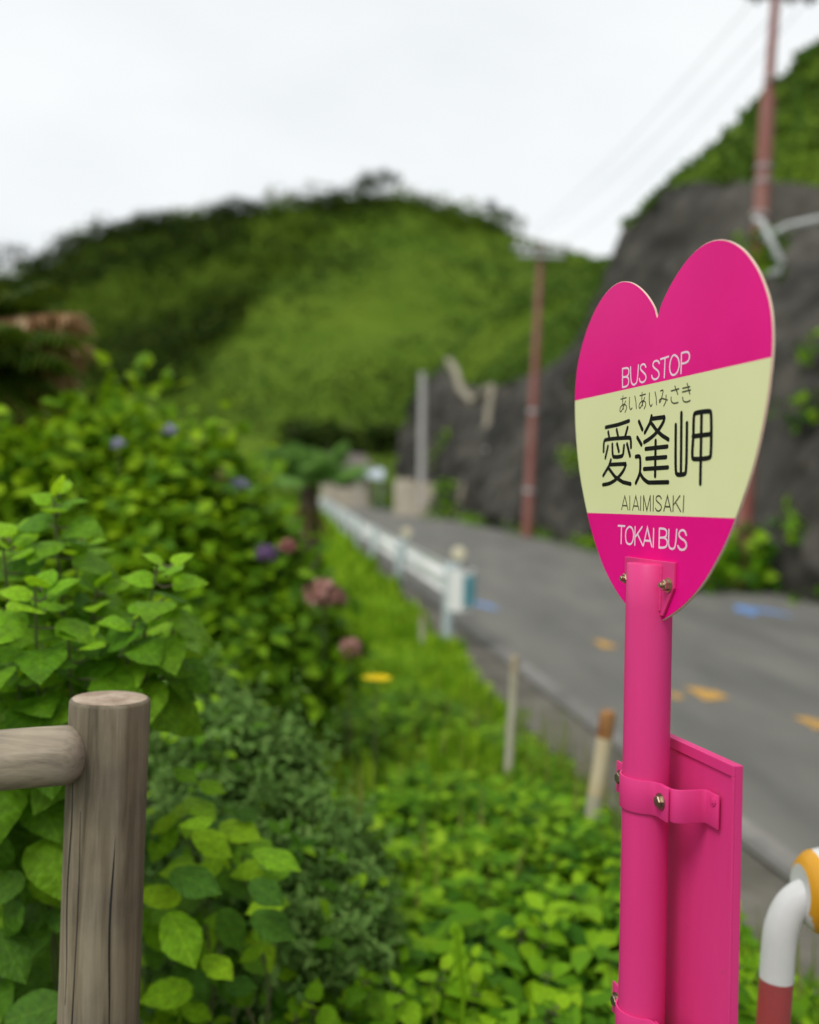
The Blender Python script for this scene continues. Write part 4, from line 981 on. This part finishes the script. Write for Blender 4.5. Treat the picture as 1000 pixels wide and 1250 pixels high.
# timetable panel behind the pole, held by two strap clamps
PY, PW, PTOP, PBOT, PT = .0455, .1275, 1.197, .42, .0135
pan = MB(); pan.box((-PW, PY + .003, PBOT), (PW, PY + PT, PTOP))
panel = S(pan, 'panel', M['pink_paint'], sh=True, bevel=.0012)
for lo, hi in (((-PW, PY, PTOP - .014), (PW, PY + .003, PTOP)), ((-PW, PY, PBOT), (PW, PY + .003, PBOT + .014)),
               ((PW - .006, PY, PBOT + .0141), (PW, PY + .003, PTOP - .0141)), ((-PW, PY, PBOT + .0141), (-PW + .006, PY + .003, PTOP - .0141))):
    lo = (lo[0] + .0004, lo[1] , lo[2]); S(MB().box(lo, hi), 'rim', M['pink_paint'], sh=True, parent=panel, bevel=.0008)
def clamp(zc, hh=.043):
    z0, z1 = zc - hh / 2, zc + hh / 2; q = PR + .0022
    # axis of the pole at that height is carried by shear()
    arc = [(q * math.cos(t), q * math.sin(t)) for t in np.linspace(-.17, -math.pi + .17, 22)]
    front = [(.064, -.0045), (.046, -.0045), (.038, -.0048), (.0345, -.0062)] + arc[1:-1] + [(-.0345, -.0062), (-.038, -.0048), (-.046, -.0045), (-.070, -.0045)]
    c = S(MB().ribbon(front, z0, z1, .0028), 'strap', M['pink_paint'], sh=True, smooth=True, angle=40, bevel=.0006)
    for sgn in (1, -1):
        back = [(.036, .0), (.046, -.0005), (.060, .0), (.067, .0025), (.0705, .008), (.072, .016), (.072, .036), (.0735, .0425), (.079, .0438), (.101, .0438)]
        b = S(MB().ribbon([(sgn * x, y) for x, y in back], z0 + .0004, z1 - .0006, .0026), 'bracket', M['pink_paint'], sh=True, smooth=True, angle=60, bevel=.0006)
        hexbolt(.049 if sgn > 0 else -.056, -.0062, zc + .001, .0078, .005, M['bolt'], c, sh=True, nut=False)
        hexbolt(sgn * .091, .0425, zc + .012, .0045, .001, M['pink_paint'], b, sh=True, nut=False)
clamp(1.132); clamp(.824)

# ------------------------------------------------------------------ log fence
pd = 1.5
ptop = at(134, 852, pd); pbot = at(120, 1252, pd); ax = (pbot - ptop).normalized(); pbot = ptop + ax * (ptop.z / -ax.z + .3)
fence = empty('log_fence', Vector((pbot.x, pbot.y, 0))); tag(fence, 'weathered grey log fence with one upright post and a rail', 'fence')
def log_tube(p0, p1, r, rings, n, m, name, capm=None, round_end=0.0, wob=.012):
    mb = MB(); d = (p1 - p0); a = d.normalized(); u = a.orthogonal().normalized(); w = a.cross(u); L = d.length
    ts = [i / rings for i in range(rings + 1)]
    vs = []; fs = []; rad = []
    ph = [random.uniform(0, 6.28) for _ in range(6)]
    prof = [(t, 1.0) for t in ts]
    if round_end:  # dome over the far end
        prof = [(t * (1 - round_end / L), 1.0) for t in ts] + [(1 - round_end / L * (1 - math.sin(k)), math.cos(k) * .98) for k in (.25, .55, .85, 1.1, 1.35)]
    else:
        e = .006 / L; prof[-1] = (1 - e, 1.0); prof += [(1 - e * .35, .975), (1.0, .92)]
    for t, s in prof:
        for k in range(n):
            th = 2 * math.pi * k / n
            rr = r * s * (1 + wob * math.sin(2 * th + ph[0] + t * 2) + wob * .6 * math.sin(5 * th + ph[1] + t * 5) + .006 * math.sin(t * 23 + ph[2] + 3 * th))
            c = p0 + d * t; vs.append(c + (u * math.cos(th) + w * math.sin(th)) * rr)
    m_ = len(prof)
    for i in range(m_ - 1):
        for k in range(n): fs.append((i * n + k, i * n + (k + 1) % n, (i + 1) * n + (k + 1) % n, (i + 1) * n + k))
    mb.add(vs, fs)
    mb.add([vs[k] for k in range(n)], [tuple(range(n))])
    mb.cur = 1 if capm else 0
    top = vs[(m_ - 1) * n:]; c = sum((Vector(q) for q in top), Vector()) / n
    mb.add(top + [c + a * .002], [(k, (k + 1) % n, n) for k in range(n)])
    return mb.build(name, [m, capm or m], fence, True, angle=45)
log_tube(pbot, ptop, .0615, 26, 40, M['wood_post'], 'post', M['end_grain'])
# long drying cracks in the post
r0 = at(-260, 948, 1.38); r1 = at(107, 920, 1.455)
rail = log_tube(r0, r1, .0455, 20, 36, M['wood_rail'], 'rail', None, .03, .02)
# bolt plate hole where rail meets the post
for (dx, z0_, z1_) in ((-.021, .30, 1.02), (.014, .1, .62), (.030, .62, 1.10), (-.038, .72, 1.08)):
    pts_c = [];
    for t in np.linspace(0, 1, 14):
        z = z1_ + (z0_ - z1_) * t; c = ptop + ax * ((ptop.z - z) / -ax.z * 1.0)
        x_ = dx + .002 * math.sin(9 * t); pts_c.append(Vector((c.x + x_, c.y - math.sqrt(.0615 ** 2 - x_ ** 2) + .0012, z)))
    MB().tube(pts_c, [.0005 + .0014 * math.sin(math.pi * (k_ + .5) / 14) for k_ in range(14)], 6).build('crack', M['dark'], fence, True)

# ------------------------------------------------------------------ leafy plants near the camera
BIG = [big_leaf_mesh('leaf_broad', 0), big_leaf_mesh('leaf_broad_cupped', 1)]
OVAL = [big_leaf_mesh('leaf_oval', 3)]
SLIM = [big_leaf_mesh('leaf_slim', 2), big_leaf_mesh('leaf_broad_flat', 0)]
STEMS_DONE = []
def shoot(parent, tip, height, nodes, size, matl_top, matl, lean=(0, .25), yaw=None, meshes=BIG, spread=1.0, topsize=.45):
    """upright shoot with opposite pairs of leaves, small and pale at the tip, large and drooping below"""
    tip = Vector(tip); base = tip + Vector((lean[0], lean[1], -height)); yaw = random.uniform(0, 3.14) if yaw is None else yaw
    pts = [base.lerp(tip, t) + Vector((.02 * math.sin(3 * t + yaw), .02 * math.cos(2 * t), 0)) for t in (0, .35, .7, 1)]
    MB().tube(pts, [.004, .004, .0035, .0025], 7).build('stem', G['stem'], parent, True)
    z = 0.0
    for k in range(nodes):
        t = k / max(1, nodes - 1); s = size * (topsize + (1 - topsize) * min(1, t * 1.6)) * random.uniform(.85, 1.15)
        z += (.012 + .030 * min(1, t * 1.5)) * size / .11
        q = tip.lerp(base, min(.98, z / height)); yaw += math.pi / 2 + random.uniform(-.35, .35)
        for sgn in (0, 1):
            a = yaw + math.pi * sgn + random.uniform(-.25, .25)
            el = .75 - 1.05 * min(1, t * 1.8) + random.uniform(-.2, .2)
            d = Vector((math.cos(a) * math.cos(el), math.sin(a) * math.cos(el), math.sin(el)))
            pet = .32 * s * spread
            o = q + d * pet
            if pet > .012:
                MB().tube([q, o], [.0028, .0018], 5).build('petiole', G['stem'], parent, True)
            dd = Vector((d.x, d.y, d.z - .35 * t)); nm = Vector((-d.x * .35 + random.uniform(-.25, .25), -d.y * .25 - .45 + random.uniform(-.25, .2), 1))
            leaf_obj(meshes, matl_top if t < .28 else matl, parent, o, dd, nm, s)
    return base

def plant(name, loc, label, cat, group=None):
    p = empty(name, loc); return tag(p, label, cat, group)

sh = plant('broadleaf_shrub', (-.75, 1.95, 0), 'large-leaved light green shrub rising behind the log fence rail', 'shrub')
for (px, py, d, h, nd, s) in ((70, 602, 1.95, 1.45, 11, .105), (206, 686, 1.85, 1.3, 9, .105), (12, 655, 1.9, 1.4, 11, .11), (125, 712, 1.98, 1.3, 9, .10), (-45, 640, 2.05, 1.4, 11, .11),
                              (170, 750, 1.85, 1.2, 7, .10), (48, 715, 1.78, 1.25, 10, .115), (-20, 770, 1.75, 1.2, 9, .12), (95, 775, 1.8, 1.1, 8, .11), (30, 820, 1.8, 1.0, 7, .115), (100, 655, 2.1, 1.3, 9, .10), (222, 755, 1.95, 1.2, 5, .09)):
    shoot(sh, at(px, py, d), h, nd, s, G['young'], G['mature'], lean=(-.28 if px > 110 else 0, .25))
for k in range(80):
    px = random.uniform(-60, 190); py = random.uniform(720 + .25 * abs(px - 60), 900); a = random.uniform(0, 6.28)
    leaf_obj(BIG, G['mature'], sh, at(px, py, random.uniform(2.0, 2.25)), Vector((math.cos(a), -.3 + .6 * math.sin(a), random.uniform(-.7, 0))), Vector((random.uniform(-.3, .3), -.4, 1)), random.uniform(.085, .12))

vi = plant('broadleaf_vine', (-.4, 2.05, 0), 'bright yellow-green broad-leaved vine beside the log fence post', 'vine')
explicit = [(250, 985, -20, .10), (298, 1012, 5, .11), (345, 1046, 8, .12), (235, 1002, 200, .07), (215, 990, 120, .08), (245, 1075, 25, .12), (215, 1060, 210, .09), (205, 1140, -50, .14),
            (225, 1150, -60, .13), (330, 1090, -30, .09), (340, 1130, -25, .11), (300, 1060, 170, .09), (265, 1030, -35, .10), (195, 1030, 100, .10), (190, 1090, 240, .10), (320, 1105, 220, .09),
            (285, 1140, -70, .10), (240, 1200, -40, .12), (200, 1210, 230, .12), (270, 1180, 30, .09), (230, 945, 40, .07), (262, 960, -10, .07)]
for px, py, ang, s in explicit:
    a = R(ang); p = at(px, py, random.uniform(1.85, 2.1))
    d = Vector((math.cos(a), random.uniform(-.7, -.2), -math.sin(a) * .25 if ang > 0 else math.sin(a) * .5)); nm = Vector((random.uniform(-.3, .3), -.35 + random.uniform(-.3, .2), 1))
    o = p - d.normalized() * s * .5
    leaf_obj(OVAL, G['vine'] if random.random() < .8 else G['vine_dark'], vi, o, d, nm, s * .88)
for k in range(110):
    px = random.uniform(165, 330); py = random.uniform(985, 1290)
    if (px - 165) / 200 + abs(py - 1090) / 260 > 1.15: continue
    p = at(px, py, random.uniform(2.05, 2.35)); a = random.uniform(0, 6.28)
    leaf_obj(OVAL, G['vine_dark'] if random.random() < .5 else G['vine'], vi, p, Vector((math.cos(a), -.4 + .6 * math.sin(a), random.uniform(-.7, .2))), Vector((random.uniform(-.4, .4), -.6, 1)), random.uniform(.05, .085))
for k in range(4):
    p = at(random.uniform(190, 320), random.uniform(1000, 1180), 2.12); b = Vector((p.x + random.uniform(-.1, .1), p.y + .1, 0))
    MB().tube([b, b.lerp(p, .5) + Vector((.05, -.03, .05)), p], [.005, .004, .002], 6).build('stem', G['stem'], vi, True)

lo = plant('broadleaf_weed', (-.85, 2.1, 0), 'dark green large-leaved weeds behind the lower left of the fence post', 'weed')
for k in range(150):
    px = random.uniform(-60, 85); py = random.uniform(950, 1290); p = at(px, py, random.uniform(1.8, 2.4)); a = random.uniform(0, 6.28)
    leaf_obj(BIG, G['vine_dark'] if random.random() < .8 else G['mature'], lo, p, Vector((math.cos(a), -.4 + .5 * math.sin(a), random.uniform(-.9, .1))), Vector((random.uniform(-.4, .4), -.7, .8)), random.uniform(.07, .13))
for k in range(7):
    p = at(random.uniform(-40, 90), random.uniform(960, 1150), 2.2); b = Vector((p.x + random.uniform(-.1, .1), p.y, 0))
    MB().tube([b, b.lerp(p, .5) + Vector((.03, 0, 0)), p], [.006, .005, .002], 6).build('stem', G['bark'], lo, True)

# grey-green mugwort mound
def px_blob(px, py, d, rx_, rz_, ry_=None):
    c = at(px, py, d); k = d / FPX
    return list(c), [rx_ * k, (ry_ or rx_) * k, rz_ * k]
def blobs(lst):
    c, r = zip(*[px_blob(*q) for q in lst]); return np.array(c), np.array(r)
mc_, mr_ = blobs([(300, 1000, 2.75, 95, 140), (375, 1080, 2.6, 85, 125), (415, 1170, 2.45, 70, 120), (255, 915, 2.95, 70, 95), (330, 1150, 2.45, 110, 150), (250, 1100, 2.6, 90, 160), (345, 960, 2.9, 50, 70), (440, 1090, 2.7, 45, 70), (215, 860, 3.1, 45, 60)])
p, nn = blob_points(mc_, mr_, 3600, (.70, 1.12)); k = p[:, 2] > .02; p, nn = p[k], nn[k]
v, f = rosettes(p, nn, 8, .036, .8, .012, wid=.75)
sel = rng.choice(len(p), 220); q_ = p[sel]; d_ = unit(nn[sel] * .5 + [0, -.1, .9] + rng.normal(scale=.25, size=(220, 3))); L_ = rng.uniform(.05, .15, 220); pp = [(v, f)]
for t_ in (.25, .5, .75, 1.0): pp.append(rosettes(q_ + d_ * (L_ * t_)[:, None], d_, 5, .034 - .012 * t_, .9, .006, wid=.7))
v, f = merge(pp)
mg = plant('mugwort', (-.35, 2.7, 0), 'grey-green fine-leaved mugwort mound between vine and grass', 'plant')
o = link('foliage', mesh_np('foliage', v, f), G['mug'], mg); o['kind'] = 'stuff'
sel = rng.choice(len(p), 150); v, f = rosettes(p[sel] + nn[sel] * .02, nn[sel], 5, .055, .6, .02, wid=.9)
tag(link('creeping_weeds', mesh_np('creeping_weeds', v, f), G['weed']), 'scattered bright leaves of weeds growing through the mugwort', 'weeds', kind='stuff')
for k in range(24):
    i = random.randrange(len(p)); q = Vector(p[i]); b = Vector((q.x * .9, q.y + .15, 0))
    MB().tube([b, q], [.004, .002], 5).build('stem', G['stem'], mg, True)

# ------------------------------------------------------------------ hydrangea bushes
def flower_head(parent, px, py, d, rpx, colr):
    c = np.array(at(px, py, d)); r = rpx * d / FPX; n = 150
    dirs = rand_dirs(n); dirs = dirs[(dirs[:, 2] > -.5) & (rng.uniform(0, 1, n) < .62)]; n = len(dirs)
    p = c + dirs * r * np.array([1, 1, .8]) * rng.uniform(.6, 1.1, (n, 1))
    parts = []
    tx = unit(np.cross(dirs, rand_dirs(n))); ty = np.cross(dirs, tx)
    for j in range(4):
        th = j * math.pi / 2; al = tx * math.cos(th) + ty * math.sin(th) + dirs * .25
        parts.append(scatter(p, al, dirs, np.full(n, r * .30) * rng.uniform(.7, 1.2, n), CARD_V * [1.3, 1, 1], CARD_T))
    v, f = merge(parts); link('flower_head', mesh_np('flower_head', v, f), PET[colr], parent)
    b = Vector(c) - Vector((0, 0, r * .6)); MB().tube([b - Vector((0, -.03, .35)), b], [.004, .004], 6).build('flower_stem', G['stem'], parent, True)

def hydrangea(label, lst, n, size, m, heads):
    c, r = blobs(lst); p, nn = blob_points(c, r, n, (.84, 1.08)); k = (p[:, 2] > .05); p, nn = p[k], nn[k]
    # keep the half that faces out of the hedge plus some depth
    base = Vector((float(c[0][0]), float(c[0][1]), float(gz(c[0][1]))))
    root = plant('hydrangea_bush', base, label, 'hydrangea', 'hydrangeas along the verge')
    v, f = rosettes(p, nn, 8, size, .75, .025, wid=1.05)
    v2, f2 = scatter(c[rng.integers(0, len(c), n * 3)] + rand_dirs(n * 3) * r[rng.integers(0, len(c), n * 3)] * rng.uniform(.55, .97, (n * 3, 1)), rand_dirs(n * 3) + [0, -.3, 0], rand_dirs(n * 3) * .6 + [-.1, -.6, .8], np.full(n * 3, size * 1.25))
    vv, ff = merge([(v, f), (v2, f2)]); vv[:, 2] = np.maximum(vv[:, 2], 0.01)
    o = link('foliage', mesh_np('foliage', vv, ff), m, root); o['kind'] = 'stuff'
    for i in range(14):
        q = Vector(p[random.randrange(len(p))]); b = Vector((base.x + (q.x - base.x) * .4, base.y + (q.y - base.y) * .4, 0))
        MB().tube([b, b.lerp(q, .6) + Vector((0, 0, .1)), q], [.012, .008, .004], 6).build('stem', G['bark'], root, True)
    for h in heads: flower_head(root, *h)
hydrangea('tall hydrangea bush at the left picture edge below the palm', [(30, 662, 4.4, 95, 145), (95, 618, 4.7, 85, 105), (-40, 662, 4.2, 90, 145), (60, 800, 4.2, 120, 180)], 1200, .085, G['hyd'], [(145, 543, 4.4, 9, 'lilac')])
hydrangea('hydrangea bush in the middle with pale lilac flower heads', [(185, 640, 4.7, 85, 112), (250, 620, 5.0, 60, 80), (200, 760, 4.4, 120, 160), (150, 570, 5.0, 50, 50)], 1300, .085, G['hyd'],
          [(205, 527, 4.6, 11, 'lilac'), (292, 594, 4.6, 12, 'lilac'), (268, 581, 4.7, 10, 'pink'), (240, 541, 4.9, 9, 'pink')])
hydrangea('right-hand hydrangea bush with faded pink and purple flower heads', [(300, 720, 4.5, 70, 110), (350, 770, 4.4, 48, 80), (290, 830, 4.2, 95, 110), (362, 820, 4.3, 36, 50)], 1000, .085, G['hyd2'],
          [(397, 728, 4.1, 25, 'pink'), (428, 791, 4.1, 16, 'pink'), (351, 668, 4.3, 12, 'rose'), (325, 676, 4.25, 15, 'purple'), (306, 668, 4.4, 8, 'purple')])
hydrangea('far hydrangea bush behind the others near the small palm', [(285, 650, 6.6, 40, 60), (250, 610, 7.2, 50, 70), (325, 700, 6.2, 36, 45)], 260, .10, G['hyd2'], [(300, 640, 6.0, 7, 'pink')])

# ------------------------------------------------------------------ palms
def frond(base, d, length, droop, m, parent, n=34, w=.30, name='frond'):
    base = Vector(base); d = Vector(d).normalized(); pts = []
    for i in range(10):
        t = i / 9; pts.append(base + d * length * t + Vector((0, 0, -droop * length * t * t)))
    mb = MB().tube(pts, [.012 * (1 - .8 * i / 9) + .002 for i in range(10)], 5)
    P = np.array([list(q) for q in pts]); o = []; al = []; nm = []; sz = []
    side = np.array(d.cross(Vector((0, 0, 1))).normalized())
    for i in range(n):
        t = .12 + .86 * i / n; k = t * 9; a = int(k); q = P[a] * (1 - (k - a)) + P[min(a + 1, 9)] * (k - a); tg = unit(P[min(a + 1, 9)] - P[a])
        for sgn in (-1, 1):
            o.append(q); al.append(tg * .6 + side * sgn * .8 + np.array([0, 0, -.35 + random.uniform(-.15, .15)])); nm.append([0, 0, 1]); sz.append(w * math.sin(math.pi * (.12 + .8 * t)) * random.uniform(.8, 1.2))
    v, f = scatter(np.array(o), np.array(al), np.array(nm, float), np.array(sz), LEAF_V * [.20, 1, 1], LEAF_T)
    b = len(mb.v); mb.v += [tuple(q) for q in v]; mb.f += [tuple(int(b + i) for i in t) for t in f]; mb.mi += [0] * len(f)
    return mb.build(name, m, parent)
pc0 = at(-130, 430, 5.2)
pal = plant('palm_tree', (pc0.x, pc0.y, 0), 'palm with drooping green and dry brown fronds at the left picture edge', 'palm tree')
MB().tube([(pc0.x, pc0.y, 0), (pc0.x + .05, pc0.y, pc0.z * .5), tuple(pc0)], [.17, .14, .15], 14).build('trunk', G['bark'], pal, True)
for (tx, ty, dep, dr, mm) in ((62, 345, 5.0, .12, 'palm'), (98, 385, 4.9, .20, 'palmdry'), (70, 372, 5.3, .16, 'palm'), (85, 412, 4.7, .22, 'palm'), (108, 425, 5.0, .26, 'palmdry'), (72, 440, 4.6, .26, 'palm'),
                              (88, 462, 5.2, .30, 'palmdry'), (60, 475, 4.8, .30, 'palm'), (75, 505, 5.0, .36, 'palmdry'), (40, 515, 4.6, .38, 'palm'), (50, 545, 5.1, .42, 'palmdry'), (20, 400, 4.4, .2, 'palm'),
                              (-10, 345, 5.0, .15, 'palm'), (-300, 380, 5.0, .3, 'palm'), (-380, 450, 5.2, .35, 'palmdry'), (-330, 330, 5.6, .2, 'palm'), (-120, 330, 6.2, .1, 'palm')):
    tip = at(tx, ty, dep); v_ = tip - pc0; L = v_.length; d = Vector((v_.x, v_.y, v_.z + dr * L))
    frond(pc0, d, d.length * 1.03, dr * L / d.length, G[mm], pal, 30, .36)

sb = at(384, 675, 11.5); sb.z = float(gz(11.5)); st = at(377, 592, 11.5)
sp = plant('small_palm', sb, 'small palm with a shaggy brown trunk beside the grass verge', 'palm tree')
MB().tube([sb, sb.lerp(st, .5), st], [.12, .13, .11], 12).build('trunk', G['bark'], sp, True)
for k in range(16):
    a = 2 * math.pi * k / 16 + random.uniform(-.2, .2); e = random.uniform(.2, 2.2)
    frond(st, (math.cos(a), math.sin(a), e), random.uniform(.7, 1.0), .25, G['cabbage'], sp, 26, .30)
for k in range(12):
    a = 2 * math.pi * k / 12; frond(st - Vector((0, 0, .1)), (math.cos(a) * .5, math.sin(a) * .5, -.8), random.uniform(.4, .65), .1, G['palmdry'] if k % 2 else G['palm'], sp, 14, .14, 'dry_frond')

# ------------------------------------------------------------------ grass verge and ground cover
def left_edge(y): return np.interp(y, [2, 3.5, 5, 8, 14, 30, 60], [-.45, -.6, -.65, -1.2, -2.6, -5.5, -11])
def blades(n, y0, y1, hmin, hmax, pw=2.0):
    y = y0 + (y1 - y0) * rng.uniform(0, 1, n) ** pw
    a = left_edge(y); b = xl(y) - .42 + .10 * np.sin(y * 3.1) + .05 * np.sin(y * 11)
    x = a + (b - a) * rng.uniform(0, 1, n)
    tuft = .6 + .5 * fbm(x, y, 3.2, 77)
    h = rng.uniform(hmin, hmax, n) * np.clip(tuft, .35, 1.4) * np.clip((b - x) / np.where(y > 7, .12, .5), .25, 1)
    az = rng.uniform(0, 6.28, n); til = rng.uniform(.1, .9, n)
    al = np.stack([np.cos(az) * til, np.sin(az) * til, np.ones(n)], 1); nm = np.stack([-np.cos(az), -np.sin(az), til], 1)
    wsc = np.clip(y / 4.5, 1, 4)
    return scatter(np.stack([x, y, gz(y) - .03], 1), al, nm, h, BLADE_V * [2.6, 1, 1], BLADE_T, wsc)
v, f = merge([blades(34000, 2.6, 14, .12, .38, 1.3), blades(16000, 9, 60, .18, .50, 1.6)])
tag(link('verge_grass', mesh_np('verge_grass', v, f), G['grass']), 'bright green grass on the verge between bushes and road', 'grass', kind='stuff')

n = 3200
y = 2.1 + 3.6 * rng.uniform(0, 1, n) ** 1.5
a = -.4 - .05 * y; b = xl(y) - .5; x = a + (b - a) * rng.uniform(0, 1, n)
hgt = (.22 + .20 * fbm(x, y, 2.6, 88) + .20 * np.clip((2.9 - y), 0, 1)) * rng.uniform(.45, 1.1, n)
hgt *= np.clip((b - x) / .5, .2, 1)
k = hgt > .03
p = np.stack([x, y, gz(y) + hgt], 1)[k]; nn = np.tile([0., -.2, 1.], (len(p), 1))
near = p[:, 1] + rng.normal(scale=.25, size=len(p)) < 3.0
v, f = merge([rosettes(p[~near], nn[~near], 6, .062, .35, .02, wid=1.1), rosettes(p[near][::2], nn[near][::2], 6, .088, .35, .02, wid=.95)])
tag(link('ground_cover', mesh_np('ground_cover', v, f), G['weed']), 'low bright green broad-leaved weeds at the foot of the sign', 'ground cover', kind='stuff')

n = 2600
y = 3.2 + 11 * rng.uniform(0, 1, n) ** 1.5; a = left_edge(y); b = xl(y) - .46; x = a + (b - a) * rng.uniform(0, 1, n)
m_ = fbm(x, y, 2.2, 91); k = m_ > -.15; x, y, m_ = x[k], y[k], m_[k]
hg = (.10 + .22 * np.clip(m_ + .15, 0, 1)) * rng.uniform(.4, 1.15, len(x)) * np.clip((xl(y) - .46 - x) / np.where(y > 7, .15, .55), .2, 1)
v, f = rosettes(np.stack([x, y, gz(y) + hg], 1), np.tile([0., -.2, 1.], (len(x), 1)), 5, .075, .8, .03, wid=.75)
tag(link('verge_weeds', mesh_np('verge_weeds', v, f), G['grass']), 'tufts of fresh green weeds scattered through the verge grass', 'weeds', kind='stuff')

wd = [(470, 1190, 2.25, 'leafy weed with small ovate leaves, just right of the mugwort'), (560, 1180, 2.3, 'leafy weed beside the tall grass stem at the bottom'), (640, 1130, 2.5, 'leafy weed left of the pink pole'),
      (700, 1090, 2.8, 'leafy weed below the leaning stake'), (400, 1215, 2.2, 'leafy weed at the bottom below the mugwort'), (905, 1180, 2.3, 'leafy weed between the pink panel and the pipe barrier'), (690, 1220, 2.2, 'leafy weed at the bottom close to the pole')]
for px, py, d, lb in wd:
    t = at(px, py, d); pl = plant('leafy_weed', (t.x, t.y, 0), lb, 'weed', 'leafy weeds in the verge')
    for k in range(3):
        q = t + Vector((random.uniform(-.07, .07), random.uniform(-.05, .08), random.uniform(-.05, .03)))
        shoot(pl, q, max(.12, q.z), 4, random.uniform(.06, .08), G['vine'], G['vine'] if random.random() < .6 else G['mature'], meshes=SLIM, topsize=.6)
parts = []
n2 = 380; y = 2.2 + 3.5 * rng.uniform(0, 1, n2); x = -.4 + (xl(y) - .1) * rng.uniform(0, 1, n2); az = rng.uniform(0, 6.28, n2); til = rng.uniform(.1, .7, n2)
v, f = scatter(np.stack([x, y, gz(y) + .05], 1), np.stack([np.cos(az) * til, np.sin(az) * til, np.ones(n2)], 1), np.stack([-np.cos(az), -np.sin(az), til], 1), rng.uniform(.2, .38, n2), BLADE_V * [.7, 1, 1], BLADE_T)
tag(link('tall_grass', mesh_np('tall_grass', v, f), G['straw']), 'thin paler grass stalks standing up through the weeds', 'grass', kind='stuff')
gs = at(566, 1215, 2.2); gtop = at(556, 1132, 2.2)
gst = plant('grass_stem', (gs.x, gs.y, 0), 'single tall pale grass stem among the weeds at the bottom', 'grass stem')
MB().tube([(gs.x, gs.y, 0), tuple(gs), tuple(gtop)], [.005, .0055, .002], 6).build('stem', G['weed'], gst, True)
for k in range(10):
    q = gs.lerp(gtop, k / 10); leaf_obj(SLIM, G['young'], gst, q, Vector((.3 * (-1) ** k, 0, 1)), Vector((0, -1, .2)), .03, 'spikelet')

yf = at(460, 830, 4.1); yp = plant('yellow_flower', (yf.x, yf.y, float(gz(yf.y))), 'single yellow flower in the grass right of the hydrangeas', 'flower')
MB().tube([(yf.x, yf.y, float(gz(yf.y))), tuple(yf)], [.004, .003], 6).build('stem', G['stem'], yp, True)
th = np.linspace(0, 2 * math.pi, 15)[:-1]
v, f = scatter(np.tile(np.array(yf), (14, 1)), np.stack([np.cos(th), np.sin(th), .25 + 0 * th], 1), np.tile([0., -.3, 1.], (14, 1)), np.full(14, .068), CARD_V, CARD_T)
link('petals', mesh_np('petals', v, f), PET['yellow'], yp)
